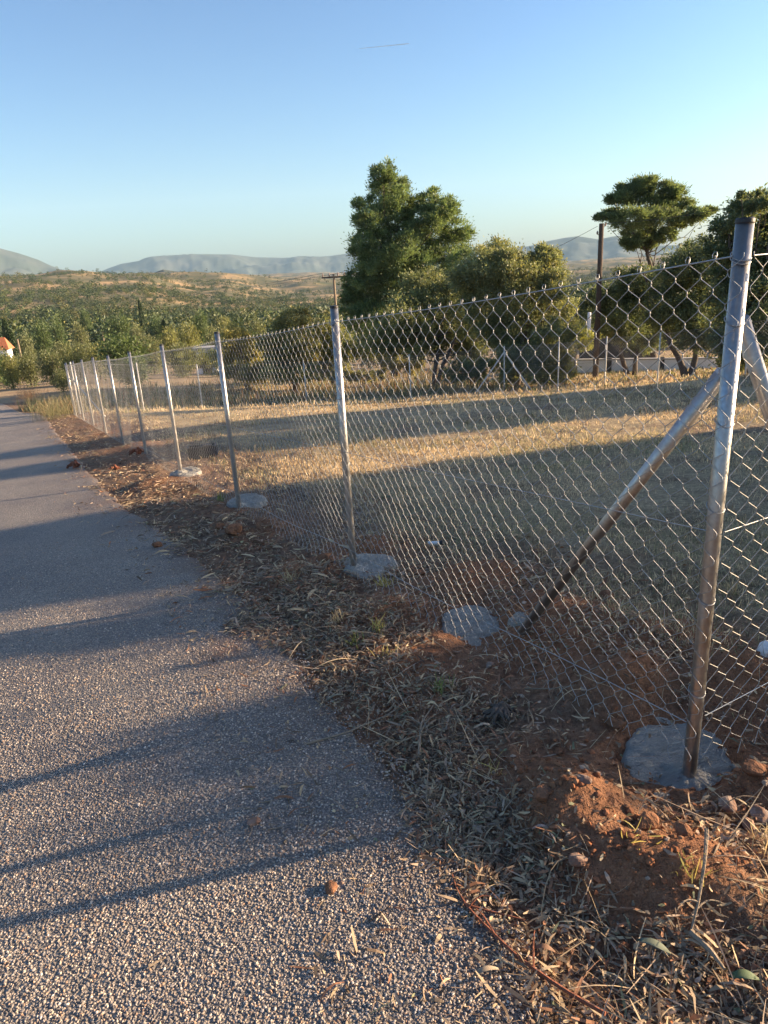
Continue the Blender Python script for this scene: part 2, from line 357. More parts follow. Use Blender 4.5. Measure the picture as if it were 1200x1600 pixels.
m, t, b = mat('clod', .95, spec=.1); n2 = noise(t, 40, 4, .6); t.links.new(ramp(t, n2, [(.3, (.15, .075, .042)), (.7, (.28, .14, .08))]), b.inputs['Base Color']); t.links.new(bumpn(t, n2, .9, .02), b.inputs['Normal']); MT['clod'] = m

# ------------------------------------------------------------------ ground sheet
rs = np.concatenate([np.geomspace(.35, 7, 420)[:-1], np.geomspace(7, 30, 200)[:-1], np.geomspace(30, 120, 90)[:-1], np.geomspace(120, 9800, 170)])
th = np.radians(np.concatenate([np.arange(-180, -40, 4.), np.arange(-40, 45, .22), np.arange(45, 180.1, 4.)]))
Rg, Tg = np.meshgrid(rs, th, indexing='ij'); X, Y = Rg * np.sin(Tg), Rg * np.cos(Tg)
Z = Hd(X, Y); n, k = X.shape
idx = np.arange(n * k).reshape(n, k)
q = np.stack([idx[:-1, :-1], idx[1:, :-1], idx[1:, 1:], idx[:-1, 1:]], -1).reshape(-1, 4)[:, ::-1]
V = np.stack([X, Y, Z + CZ], -1).reshape(-1, 3)
V = np.vstack([V, [[0, 0, float(Hd(np.array([0.]), np.array([0.]))[0]) + CZ]]]); ci = n * k
fan = np.stack([np.full(k - 1, ci), idx[0, 1:], idx[0, :-1]], -1)
Lx = lat(X, Y); S_ = (X - FA[0]) * FN[0] + (Y - FA[1]) * FN[1]; SD = (X - FA[0]) * FD[0] + (Y - FA[1]) * FD[1]
red = np.zeros_like(X)
for bx, by, br, bh, st, an in BUMPS:
    red = np.maximum(red, 1.15 * np.exp(-((X - bx) ** 2 + (Y - by) ** 2) / (br * br * 3.2)) * (.9 if np.hypot(bx, by) < 5 else .3))
red = np.clip(red * (.55 + .9 * fbm(X * 3, Y * 3, 3, 9)), 0, 1)
for p in POSTS[1:]: red = np.maximum(red, .45 * np.exp(-((X - p[0]) ** 2 + (Y - p[1]) ** 2) / .16))
fld = sstep(.5, 1.6, S_ + (fbm(X * 1.5, Y * 1.5, 3, 4) - .5)) * sstep(-1, 0, Lx * -1); fld = np.where(Rg > 45, .6, fld)
fld = fld * (1 - red)
farm = sstep(70, 160, Rg)
col = np.stack([red, fld, farm], -1).reshape(-1, 3); col = np.vstack([col, [[0, 0, 0]]])
ground = mesh('ground', V, [q, fan], MT['ground'], col=col, smooth=True); tag(ground, kind='structure')

# ------------------------------------------------------------------ the lane
def resample(P, step):
    d = np.r_[0, np.cumsum(np.hypot(*np.diff(P, axis=0).T))]; s = [0]
    dist = lambda u: max(.02, .006 * math.hypot(np.interp(u, d, P[:, 0]), np.interp(u, d, P[:, 1])) * step)
    while s[-1] < d[-1]: s.append(s[-1] + dist(s[-1]))
    s = np.array(s[:-1] + [d[-1]]); return np.c_[np.interp(s, d, P[:, 0]), np.interp(s, d, P[:, 1])]
# smooth the traced edge a little
Ep = resample(EDGE, 3); 
for _ in range(12): Ep[1:-1] = (Ep[:-2] + Ep[1:-1] * 2 + Ep[2:]) / 4
Tn = np.gradient(Ep, axis=0)
for _ in range(60): Tn[1:-1] = (Tn[:-2] + Tn[1:-1] * 2 + Tn[2:]) / 4
Tn /= np.linalg.norm(Tn, axis=1, keepdims=True); Nn = np.c_[Tn[:, 1], -Tn[:, 0]] * -1
tst = Ep + Nn * .5
if lat(tst[:, 0], tst[:, 1]).mean() < 0: Nn = -Nn
offs = np.r_[0, .03, .08, np.geomspace(.14, ROADW, 60)]
wob = (fbm(Ep[:, 0] * 6, Ep[:, 1] * 6, 4, 21) - .5) * .16
P2 = Ep[:, None, :] + Nn[:, None, :] * (offs[None, :, None] + wob[:, None, None] * np.exp(-offs / .3)[None, :, None])
X, Y = P2[..., 0], P2[..., 1]
Zr = H0(X, Y) + .014 + .02 * np.hypot(X, Y) / 40 + (fbm(X * 1.3, Y * 1.3, 2, 8) - .5) * .02 - .05 * np.exp(-offs / .025)[None, :]
n, k = X.shape; idx = np.arange(n * k).reshape(n, k)
q = np.stack([idx[:-1, :-1], idx[1:, :-1], idx[1:, 1:], idx[:-1, 1:]], -1).reshape(-1, 4)
stp = gp(352, 1020); sth = gp(322, 1029)
c1 = np.exp(-offs / .30)[None, :] * np.ones((n, 1)); c2 = .75 * np.exp(-((X - stp[0]) ** 2 / .012 + (Y - stp[1]) ** 2 / .02)) * (.5 + fbm(X * 20, Y * 20, 3, 3)); c3 = np.exp(-((X - sth[0]) ** 2 / .0025 + (Y - sth[1]) ** 2 / .0007))
lane = mesh('road', np.stack([X, Y, Zr + CZ], -1).reshape(-1, 3), q, MT['asphalt'], col=np.stack([c1, np.clip(c2, 0, 1), c3], -1).reshape(-1, 3), smooth=True)
tag(lane, kind='structure')
def roadz(x, y): return H0Z(x, y) + .014 + .02 * math.hypot(x, y) / 40

# ------------------------------------------------------------------ mountains
def mountain(name, sil, dist, depth, foot=-2.0, seed=0):
    """a ridge of real depth whose crest follows the skyline sil (pixels of the photo, converted to bearings)"""
    a = []; e = []
    for p in sil: d = ray(*p); a.append(math.atan2(d[0], d[1])); e.append(math.atan2(d[2], math.hypot(d[0], d[1])))
    A = np.linspace(a[0], a[-1], 240); E = np.interp(A, a, e)
    v = np.linspace(-1, 1, 61)
    Am, Vm = np.meshgrid(A, v, indexing='ij')
    R = dist + Vm * depth * (1 + .0 * Am)
    x, y = R * np.sin(Am), R * np.cos(Am)
    top = (dist * np.tan(E))[:, None]; base = -dist * .03
    prof = np.clip(1 - np.abs(Vm), 0, 1) ** .85
    nz = (fbm(x / (dist * .045), y / (dist * .045), 6, seed) - .5) * dist * .035
    z = base + (top - base) * prof + nz * np.abs(Vm) ** .6 * (1 - np.abs(Vm)) * 2.2
    n, k = x.shape; idx = np.arange(n * k).reshape(n, k)
    q = np.stack([idx[:-1, :-1], idx[1:, :-1], idx[1:, 1:], idx[:-1, 1:]], -1).reshape(-1, 4)
    o = mesh(name, np.stack([x, y, z + CZ], -1).reshape(-1, 3), q, MT['mountain'], smooth=True); tag(o, kind='structure'); return o
mountain('mountain', [(-520, 300), (-300, 330), (-120, 350), (0, 388), (30, 396), (60, 406), (90, 420), (120, 432)], 5200, 1300, seed=3)
mountain('mountain', [(140, 432), (170, 419), (190, 412), (215, 408), (240, 402), (270, 400), (300, 397), (360, 397.5), (400, 402), (450, 403), (500, 402), (530, 398), (560, 393), (610, 392), (680, 398), (760, 392)], 6500, 1500, seed=11)
mountain('mountain', [(740, 400), (800, 388), (830, 384), (850, 378), (880, 372), (903, 369), (935, 374), (955, 370), (968, 368), (985, 377), (1010, 384), (1060, 383), (1120, 376), (1200, 370), (1320, 372), (1500, 380), (1800, 380)], 5600, 1300, seed=23)
mountain('hill', [(420, 445), (450, 436), (480, 430), (520, 428), (580, 430), (700, 428), (800, 425), (1000, 412), (1300, 400)], 2600, 700, seed=31)
mountain('hill', [(190, 440), (215, 432), (240, 426), (255, 421), (275, 424), (300, 426), (330, 428), (380, 432), (430, 444)], 1750, 350, seed=41)

# ------------------------------------------------------------------ chain-link fence
PR = 0.0212
fence = empty('chain_link_fence', (FA[0], FA[1], HZ(*FA)), 'new galvanised chain-link fence running beside the lane, turning at the near corner post', 'fence')
fence['_o'] = tuple(fence.location)
def ground_line(p): s = (p[0] - FA[0]) * FD[0] + (p[1] - FA[1]) * FD[1]; return float(np.interp(s, [-2, *[2.478 * i for i in range(10)]], [-1.36, *POSTZ])) + CZ
def post(parent, x, y, z0, z1, r=PR, k=20, dx=0.0, dy=0.0, capped=True, m='steel'):
    P = np.array([[[x - dx, y - dy, z0 - .12], [x, y, z0], [x + dx * .5, y + dy * .5, (z0 + z1) / 2], [x + dx, y + dy, z1]]])
    V, f = tube_batch(P, r, k, ref=(1, 0, 0), caps=True)
    o = mesh('post', V, f, MT[m], parent, smooth=False)
    for pl in o.data.polygons: pl.use_smooth = len(pl.vertices) == 4
    if capped:
        hs = [.004, .006, .014, .017]; rr = [r * 1.05, r * 1.07, r * 1.05, r * .9]
        P = np.array([[[x + dx, y + dy, z1 - .014 + h] for h in hs]]); V, f = tube_batch(P, np.array([rr]), k, ref=(1, 0, 0), caps=True)
        c = mesh('cap', V, f, MT['cap'], None, loc=parent['_o']); c.location = (0, 0, 0); c.parent = o
    return o
ZT = [.065, -.18, -.435, -.69, -.945, -1.18, -1.40, -1.64, -1.88, -2.13]
for i, p in enumerate(POSTS):
    z0 = HZ(*p) - .02 if i else HZ(*C0) - .03
    r = PR if i == 0 else .022
    o = post(fence, p[0], p[1], z0, ZT[i] + CZ, r=r, k=28 if i < 3 else 14)
    if i == 0: o['label'] = 'thick corner post with a black cap, shiny and nearest of all'
# the far end: corner post and the first post of the next run
pe = POSTS[-1] + FD * .35; post(fence, pe[0], pe[1], HZ(*pe), -2.17 + CZ, k=12)
side_posts = []
for kx in (2.478, 4.956):
    p = FA + FN * kx; post(fence, p[0], p[1], HZ(*p), -.0 + CZ, r=.024, k=14); side_posts.append(p)
# struts
def strut(a, b, r, name='brace', k=20):
    a, b = np.array(a, float), np.array(b, float); P = np.stack([a, (a + b) / 2, b])[None]
    V, f = tube_batch(P, r, k, ref=(0, 0, 1), caps=True); o = mesh(name, V, f, MT['steel'], fence, smooth=False)
    for pl in o.data.polygons: pl.use_smooth = len(pl.vertices) == 4
    return o
def at_depth(px, py, s=None, y=None, hd=None):
    d = ray(px, py); k = (y / d[1]) if y else hd / math.hypot(d[0], d[1]); return d * k + np.array([0, 0, CZ])
bt = np.array([FA[0] + .012, FA[1] + .06, 0]); d = ray(1128, 583); bt[2] = d[2] * math.hypot(bt[0], bt[1]) / math.hypot(d[0], d[1]) + CZ
bf = gp(796, 988); bfz = HZ(*C1) - .03
bfoot = np.array([bf[0], bf[1], bfz]); dd = bfoot - bt; bfoot = bt + dd * 1.04
strut(bt, bfoot, .0215)
st2 = np.array([FA[0] + .03, FA[1] + .03, 0]); d = ray(1152, 500); st2[2] = d[2] * math.hypot(st2[0], st2[1]) / math.hypot(d[0], d[1]) + CZ
sf = FA + FN * 1.05 + FD * .10; strut(st2, (sf[0], sf[1], HZ(*sf) - .03), .0215)
e1 = at_depth(111, 590, hd=math.hypot(*POSTS[-1])); p7 = gp(165, 652)
strut(e1, (p7[0], p7[1], H0Z(*p7)), .022, k=10)
# top and bottom and mid tension wires
def tie_z(i): return ZT[i] + CZ - .085
def wire(P, r=.0018, k=5, name='tension_wire'):
    V, f = tube_batch(np.array(P)[None], r, k, ref=(0, 0.01, 1)); return mesh(name, V, f, MT['wire'], fence, smooth=True)
MO = -.032          # the mesh hangs on the lane side of the posts
def topz(s): return np.interp(s, [2.478 * i for i in range(10)], [tie_z(i) for i in range(10)]) - .012 * np.sin((s / 2.478) % 1 * np.pi)
MH = 1.475
def botz(s): return topz(s) - MH
sN = np.linspace(0, 2.478 * 9, 181)
def line_pts(s, z, off=MO): return np.stack([FA[0] + FD[0] * s + FN[0] * off, FA[1] + FD[1] * s + FN[1] * off, z], -1)
wire(line_pts(sN, topz(sN)), .0022); wire(line_pts(sN, botz(sN) + .13 + .01 * np.sin(sN * 3), MO - .004), .0017)
wire(line_pts(sN, topz(sN) - .72 + .006 * np.sin(sN * 2), MO + .004), .0016)
tN = np.linspace(0, 4.956, 60); BO = -.034
def side_top(t): return tie_z(0) + .015 * t + 0 * t
def side_pts(t, z, off=BO): return np.stack([FA[0] + FN[0] * t - FD[0] * .0 + FD[0] * off, FA[1] + FN[1] * t + FD[1] * off, z], -1)
wire(side_pts(tN, side_top(tN)), .0022); wire(side_pts(tN, side_top(tN) - MH + .16 + .03 * tN), .0017); wire(side_pts(tN, side_top(tN) - .72), .0016)
A_ = .0405
def chain(name, s0, s1, fpos, ftop, H, seed, nrm, r=.00118, kfun=lambda s: 5 if s < 4 else 3):
    """interlocked zigzag wires: each crosses one half-diamond and hooks the next; fpos(s,z,off)->xyz"""
    mb = MB(); R_ = np.random.default_rng(seed)
    nW = int((s1 - s0) / A_); rows = int(H / A_)
    groups = {}
    for i in range(nW): groups.setdefault(kfun(s0 + i * A_), []).append(i)
    for k, ids in groups.items():
        ids = np.array(ids); N = len(ids)
        ph = ids % 2
        # points: each bend gets 3 points (before, at, after) so that the hook reads
        zs = []; us = []; os_ = []
        for j in range(rows + 1):
            side = (j + ph) % 2                                    # 0 left, 1 right
            zc = -j * A_
            for dz, pull, oo in ((.007, .955, -1), (0, 1.03, 0), (-.007, .955, 1)):
                zs.append(np.full(N, zc + dz)); us.append(np.where(side == 1, .5 + .5 * pull, .5 - .5 * pull) * A_ + ids * A_ + s0); os_.append(np.where(side == 1, oo, -oo) * .0016)
        zs = np.array(zs).T; us = np.array(us).T; os_ = np.array(os_).T
        wobx = .006 * np.sin(us * 2.1 + seed) * np.sin(zs * 5) + (R_.random((N, 1)) - .5) * .003 * np.ones_like(zs)
        us = us + wobx * .6
        bulge = .007 * np.sin(us * 3.3 + 1.3 * seed) * np.sin(-zs / H * np.pi) + .004 * np.sin(us * 9 + zs * 4)
        low = np.clip((-zs - (H - .16)) / .16, 0, 1) ** 2; bulge = bulge - low * (.02 + .015 * np.sin(us * 5))
        P = fpos(us, ftop(us) + zs + .004 * np.sin(us * 7), os_ + bulge)
        V, f = tube_batch(P, r if k > 3 else r * .85, k, ref=nrm); mb.add(V, f)
        # knuckle hooks above the top wire and cut barbs at the bottom
        idt = ids[(0 + ph) % 2 == 1]; 
        u0 = (idt + 1.0) * A_ + s0
        hk = [(-.004, 0, -.003), (-.0045, .008, .002), (-.001, .016, .004), (.004, .0165, .001), (.0055, .009, -.003), (.003, .002, -.004)]
        P = np.stack([fpos(u0 + a, ftop(u0) + b, np.full_like(u0, c)) for a, b, c in hk], 1)
        V, f = tube_batch(P, r * .9, max(k, 4), ref=nrm); mb.add(V, f)
        lastside = (rows + ph) % 2; u1 = np.where(lastside == 1, ids + 1.0, ids + 0.0) * A_ + s0; sgn = np.where(lastside == 1, 1, -1)
        zb = ftop(u1) - rows * A_
        le = .028 + .014 * R_.random(N); jo = (R_.random(N) - .5) * .02
        P = np.stack([fpos(u1, zb + .004, np.full_like(u1, -.02)), fpos(u1 - sgn * .009, zb - le * .5, np.full_like(u1, -.022)), fpos(u1 - sgn * .019 + jo * .4, zb - le * .95, np.full_like(u1, -.024) + jo * .4)], 1)
        V, f = tube_batch(P, r, max(k, 3), ref=nrm); mb.add(V, f)
    return mb.build(name, MT['wire'], fence, smooth=True)
chain('wire_mesh', -.03, 2.478 * 9 + .3, lambda s, z, o: line_pts(s, z, MO + o), lambda s: topz(s) + .002, MH, 1, tuple(FN) + (0,))
chain('wire_mesh', .0, 4.956, lambda s, z, o: side_pts(s, z, BO + o), lambda s: side_top(s) + .002, MH, 2, tuple(FD) + (0,), kfun=lambda s: 4)
# wire ties twisted round the posts
for i, p in enumerate(POSTS[:6]):
    for dz in ((-.085, -.093, -.24, -.50, -.74, -1.02, -1.33) if i == 0 else (-.085, -.5, -.9, -1.3)):
        a = np.linspace(0, 2 * np.pi * 1.05, 26); rr = (PR if i == 0 else .022) + .0022
        z = ZT[i] + CZ + dz + .012 * np.sin(a + i); P = np.stack([p[0] + rr * np.cos(a) + FN[0] * -.002, p[1] + rr * np.sin(a), z], -1)
        tail = P[-1] + np.outer(np.linspace(0, 1, 5), [-.035, -.018, -.02 + .03 * random.random()]); P = np.vstack([P, tail])
        V, f = tube_batch(P[None], .0016, 5); mesh('tie_wire', V, f, MT['wire'], fence, smooth=True)
# ------------------------------------------------------------------ concrete footings
def footing(c, rx, ry, z, seed, rot=0.0, spill=None, dome=.008, post=None):
    nR, nA = 46, 150; t = np.linspace(0, 1, nR) ** .8; a = np.linspace(0, 2 * np.pi, nA, endpoint=False)
    T, A = np.meshgrid(t, a, indexing='ij')
    edge = 1 + .09 * (fbm(np.cos(A) * 1.6 + seed, np.sin(A) * 1.6 + seed, 3, seed) - .5) * 2 + .05 * np.sin(3 * A + seed)
    x = T * edge * rx * np.cos(A); y = T * edge * ry * np.sin(A)
    X = c[0] + x * math.cos(rot) - y * math.sin(rot); Y = c[1] + x * math.sin(rot) + y * math.cos(rot)
    Zc = z + dome * (1 - T ** 2) + (fbm(X * 16 + 3 * fbm(X * 6, Y * 6, 2, 5), Y * 48, 5, seed) - .5) * .036 + (fbm(X * 6, Y * 6, 2, seed + 3) - .5) * .016 - .05 * np.clip((T - .86) / .14, 0, 1) ** 2
    if post is not None:
        dp = np.hypot(X - post[0], Y - post[1]); Zc += .022 * np.exp(-(dp / .055) ** 2) - .012 * np.exp(-((dp - .09) / .03) ** 2)
    V = np.stack([X, Y, Zc], -1).reshape(-1, 3); idx = np.arange(nR * nA).reshape(nR, nA); nx = np.roll(idx, -1, 1)
    q = np.stack([idx[:-1], idx[1:], nx[1:], nx[:-1]], -1).reshape(-1, 4)
    sk = V[idx[-1]] - [0, 0, .14]; n0 = len(V); V = np.vstack([V, sk]); j = n0 + np.arange(nA)
    q = np.vstack([q, np.stack([idx[-1], j, np.roll(j, -1), nx[-1]], -1)])
    return mesh('concrete_footing', V, q, MT['concrete'], fence, smooth=True)
def fz(c): return HZ(c[0], c[1])
footing(C0 - [.0, .02], .215, .33, fz(C0) + .045, 4, rot=-.25, post=FA)
footing(C1 + [.02, 0], .19, .235, fz(C1) + .04, 9, rot=.1)
cs = gp(815, 983); footing(cs, .07, .05, fz(cs) + .01, 12)
for i, (px, py, rx, ry) in enumerate([(577, 893, .19, .2), (386, 790, .2, .2), (292, 744, .2, .2)]):
    c = gp(px, py); footing(c, rx, ry, max(fz(c), fz(c + [.1, .1]), fz(c - [.1, .1])) + .015, 20 + i, post=POSTS[i + 1])

# ------------------------------------------------------------------ the fence at the back of the plot
bk = np.array([(-9.35, 22.3, 0), (-8.0, 24.3, 0)] + BACK + [(10.6, 20.4, 0), (12.4, 18.2, 0)])
bf_ = empty('chain_link_fence', (BACK[0][0], BACK[0][1], HZ(*BACK[0][:2])), 'distant thin-posted fence closing the far side of the plot, with an A-shaped pair of struts', 'fence'); bf_['_o'] = tuple(bf_.location)
tops = []
for x, y, _ in bk:
    z = HZ(x, y); post(bf_, x, y, z, z + 1.62, r=.024, k=8, capped=False, m='palesteel'); tops.append((x, y, z + 1.56))
tops = np.array(tops)
def bstrut(a, b): V, f = tube_batch(np.array([[a, b]], float), .026, 8, caps=True); mesh('brace', V, f, MT['palesteel'], bf_)
j = 5; tpt = tops[j]
for other in (tops[j - 1], tops[j + 1]):
    d = other[:2] - tpt[:2]; d = d / np.linalg.norm(d) * 1.1; q_ = tpt[:2] + d; bstrut((tpt[0], tpt[1], tpt[2] - .15), (q_[0], q_[1], HZ(*q_)))
for h in (0, -.75, -1.45):
    V, f = tube_batch((tops + [0, 0, h])[None], .003, 4); mesh('tension_wire', V, f, MT['wire'], bf_)
mb = MB()
for a, b in zip(tops[:-1], tops[1:]):
    L = np.linalg.norm(b - a); nn = int(L / .085); u = np.arange(nn + 1) / nn; w = 1.5 / L
    for s_ in (1, -1):
        p0 = a + (b - a) * u[:, None]; e = u + s_ * w; tt = np.ones_like(u); tt = np.where(e > 1, (1 - u) / w, tt); tt = np.where(e < 0, u / w, tt)
        p1 = a + (b - a) * (u + s_ * w * tt)[:, None] - np.array([0, 0, 1.5]) * tt[:, None]
        V, f = tube_batch(np.stack([p0, p1 + 1e-4], 1), .0016, 3); mb.add(V, f)
mb.build('wire_mesh', MT['wire'], bf_)

# ------------------------------------------------------------------ foliage builder
def unit(n, R_): v = R_.normal(size=(n, 3)); return v / np.linalg.norm(v, axis=1, keepdims=True)
DENS = 1.0
def leaf_quads(C, D, L, W, R_, bend=.0):
    """rhombic leaves at C pointing along D"""
    n = len(C); s = np.cross(D, unit(n, R_)); s /= np.linalg.norm(s, axis=1, keepdims=True) + 1e-9
    L = np.broadcast_to(L, n)[:, None]; W = np.broadcast_to(W, n)[:, None]
    V = np.stack([C, C + D * L * .45 + s * W * .5, C + D * L, C + D * L * .45 - s * W * .5], 1).reshape(-1, 3)
    return V, np.arange(4 * n).reshape(n, 4)
def crown(lobes, sub, per, leaf, wid, R_, style='broad', tint=(1, 1, 1), subr=.42, var=.35, flat=1.0):
    """lobes: (n,4) centre + radius. Each lobe carries sub-clumps over its outer part, each clump many leaves."""
    Vs = []; Cs = []; n0 = 0; Cc = []
    per0 = per; med = float(np.median([l[3] for l in lobes]))
    for lx, ly, lz, lr in lobes:
        per = int(max(6, per0 * min(1.25, (lr / med) ** 1.7)))
        d = unit(sub, R_); rr = lr * (.35 + .6 * R_.random(sub) ** .5)
        c = np.array([lx, ly, lz]) + d * rr[:, None] * np.array([1, 1, flat])
        cr = lr * subr * (.6 + .7 * R_.random(sub)); cc = .72 + var * 1.6 * R_.random(sub)
        m = np.repeat(np.arange(sub), per); n = len(m)
        dd = unit(n, R_); rad = cr[m] * np.minimum(np.abs(R_.normal(size=n)) * .62 + .12, 1.9)
        p = c[m] + dd * rad[:, None] * np.array([1, 1, .75 if style != 'pine' else .6])
        if style == 'pine': dirn = dd * .8 + np.array([0, 0, .55]) + (p - [lx, ly, lz]) / lr * .5
        else: dirn = dd + R_.normal(size=(n, 3)) * .6
        dirn /= np.linalg.norm(dirn, axis=1, keepdims=True)
        V, _ = leaf_quads(p, dirn, leaf * (.6 + .8 * R_.random(n)), wid * (.7 + .6 * R_.random(n)), R_)
        c_ = (cc[m] * (.75 + .5 * R_.random(n)))[:, None] * np.array(tint)
        yel = R_.random(n) < .12; c_[yel] *= np.array([1.5, 1.25, .9])
        Vs.append(V); Cs.append(np.repeat(c_, 4, axis=0))
    V = np.concatenate(Vs); C = np.concatenate(Cs); return V, np.arange(len(V)).reshape(-1, 4), C
def limb_path(a, b, R_, n=7, wob=.06, sag=.15):
    a, b = np.array(a, float), np.array(b, float); t = np.linspace(0, 1, n)[:, None]; L = np.linalg.norm(b - a)
    P = a + (b - a) * t; P[:, 2] += np.sin(t[:, 0] * np.pi) * L * sag * -.5; P[1:-1] += R_.normal(size=(n - 2, 3)) * L * wob * .5; return P
def tree(name, base, lobes, label, cat, sub=16, per=70, leaf=.16, wid=.05, style='broad', leafm='olive', trunk_r=.2, tint=(1, 1, 1), group=None, seed=0, trunk_top=None, stems=1, flat=1.0, subr=.42, var=.35):
    R_ = np.random.default_rng(seed); lobes = np.array(lobes, float)
    o = empty(name, tuple(base), label, cat, group); o['_o'] = tuple(base)
    V, f, C = crown(lobes, sub, per, leaf, wid, R_, style, tint, subr, var, flat)
    mesh('crown', V, f, MT[leafm], o, col=C)
    mb = MB(); base = np.array(base, float)
    cen = lobes[:, :3].mean(0)
    tt = np.array(trunk_top) if trunk_top is not None else np.array([cen[0], cen[1], lobes[:, 2].max() - .2 * (lobes[:, 2].max() - base[2])])
    for s in range(stems):
        off = (R_.normal(size=3) * trunk_r * (.5 if stems > 1 else 0)) * [1, 1, 0]
        e = tt + (R_.normal(size=3) * .3 * np.linalg.norm(tt - base) * (0 if stems == 1 else .6)) * [1, 1, .2]
        P = limb_path(base + off - [0, 0, .3], e, R_, 9, .03, 0); rr = trunk_r / math.sqrt(stems) * np.linspace(1.25, .25, 9); rr[0] *= 1.25
        V, f = tube_batch(P[None], rr[None], 8, ref=(1, .1, 0)); mb.add(V, f)
        if s == 0: TP = P
    for l in lobes:
        zt = base[2] + (l[2] - base[2]) * (.45 + .3 * R_.random()); k = int(np.clip(np.searchsorted(TP[:, 2], zt), 1, 7))
        P = limb_path(TP[k], l[:3] + R_.normal(size=3) * l[3] * .2, R_, 6, .08, .2); r0 = trunk_r * .35 * (1 - k / 12)
        V, f = tube_batch(P[None], np.linspace(r0, r0 * .2, 6)[None], 5); mb.add(V, f)
        for _ in range(3):
            q_ = P[3] + unit(1, R_)[0] * l[3] * .8; P3 = limb_path(P[3], q_, R_, 4, .08, .1); V, f = tube_batch(P3[None], np.linspace(r0 * .4, r0 * .1, 4)[None], 4); mb.add(V, f)
    mesh('trunk', np.concatenate(mb.V), [np.concatenate(v) for v in mb.F.values()], MT['bark'], o, smooth=True)
    return o
def plobes(L, D, R_, jit=1.0):
    """lobes given as photo pixels (px,py,radius px) at ground distance D -> world"""
    out = []
    for e in L:
        px, py, r = e[:3]; dj = e[3] if len(e) > 3 else R_.uniform(-.5, .5) * jit
        d = ray(px, py); h = math.hypot(d[0], d[1]); rad = r / FPX * D / h * (1.0)
        k = (D + dj * 2.0) / h; p = d * k; out.append((p[0], p[1], p[2] + CZ, rad))
    return out
def base_at(px, D): 
    d = ray(px, 500); h = math.hypot(d[0], d[1]); x, y = d[0] / h * D, d[1] / h * D; return (x, y, float(H0(np.array([x]), np.array([y]))[0]) + CZ)
RT = np.random.default_rng(3)
# the tall pine
L = [(598, 268, 20), (610, 295, 30), (588, 318, 32), (625, 322, 32), (575, 352, 26), (612, 350, 40), (650, 345, 30), (562, 395, 18, 0), (590, 390, 40), (635, 385, 44), (580, 425, 34), (615, 430, 46), (560, 440, 26), (650, 420, 44), (585, 465, 42), (560, 460, 24), (630, 465, 48), (690, 325, 24), (695, 350, 30), (700, 385, 36), (680, 420, 40), (715, 415, 28), (660, 460, 44), (600, 500, 44), (575, 500, 30), (650, 500, 44), (725, 370, 18), (545, 468, 14), (566, 340, 14), (560, 318, 10), (572, 375, 22), (600, 455, 40), (630, 400, 40), (660, 385, 34), (640, 440, 44), (670, 345, 26), (670, 310, 20), (700, 322, 16), (620, 300, 24), (700, 450, 36), (548, 490, 16), (600, 410, 36)]
tree('pine_tree', base_at(615, 46), plobes(L, 46, RT, 2.0), 'tallest pine, a dark broad cone rising in the middle above the fence', 'pine tree', sub=26, per=230, leaf=.15, wid=.05, style='pine', leafm='pine', trunk_r=.3, seed=1, subr=.34, var=.6, flat=.85, tint=(.95, 1.0, 1.05))
# umbrella pine on the right
L = [(1010, 290, 22), (985, 300, 24), (1045, 300, 24), (965, 312, 18), (1015, 318, 34), (1060, 318, 20), (985, 340, 30), (955, 335, 16), (1035, 345, 34), (1068, 345, 18), (1088, 335, 18), (1108, 330, 10), (940, 340, 9), (1000, 362, 26), (985, 380, 16), (1012, 380, 14), (1040, 368, 16)]
tree('pine_tree', base_at(1026, 42), plobes(L, 42, RT, 1.6), 'umbrella-shaped pine with a flat wide crown behind the timber utility pole', 'pine tree', sub=24, per=220, leaf=.13, wid=.045, tint=(1.0, 1.0, 1.08), style='pine', leafm='pine', trunk_r=.17, seed=2, flat=.6, subr=.36, var=.5, trunk_top=plobes([(1015, 330, 3, 0)], 42, RT)[0][:3])
# olives beyond the back fence
L = [(780, 400, 26), (760, 420, 34), (800, 425, 34), (745, 445, 34), (850, 415, 28), (845, 400, 18), (865, 400, 12), (790, 450, 40), (830, 455, 40), (865, 450, 26), (760, 480, 40), (800, 490, 44), (850, 495, 40), (880, 490, 24), (780, 520, 34), (830, 530, 40), (865, 530, 30), (720, 430, 20), (840, 560, 30), (870, 560, 24), (800, 560, 24), (815, 575, 22), (850, 582, 22), (878, 580, 18), (795, 585, 14)]
tree('olive_tree', base_at(805, 29.5), plobes(L, 29.5, RT, 1.2), 'big round olive with yellowish sunlit leaves right of the tallest pine', 'olive tree', sub=30, per=190, leaf=.11, wid=.042, leafm='olive', trunk_r=.16, seed=3, stems=2, tint=(.98, 1.02, .95))
L = [(640, 460, 34), (680, 455, 34), (715, 465, 30), (620, 500, 34), (660, 500, 38), (700, 505, 36), (730, 500, 30), (600, 530, 28), (650, 535, 32), (700, 538, 30), (740, 535, 22), (610, 548, 18), (735, 552, 18)]
tree('olive_tree', base_at(672, 33), plobes(L, 33, RT, 1.2), 'olive standing in the shade directly in front of the tallest pine', 'olive tree', sub=28, per=170, leaf=.12, wid=.05, leafm='olive', trunk_r=.17, seed=4, stems=3, tint=(.9, .95, .85))
L = [(450, 510, 24), (465, 500, 20), (440, 530, 26), (465, 535, 26), (420, 545, 20), (450, 560, 28), (475, 565, 20), (430, 575, 20)]
tree('olive_tree', base_at(450, 38), plobes(L, 38, RT, 1.0), 'pale sandy-leaved olive seen between the second and third fence posts', 'olive tree', sub=24, per=130, leaf=.13, wid=.06, leafm='olive', trunk_r=.2, seed=5, stems=2, tint=(1.25, 1.1, .85))
L = [(505, 520, 20), (520, 505, 16), (530, 535, 24), (500, 550, 24), (530, 560, 24), (505, 575, 20)]
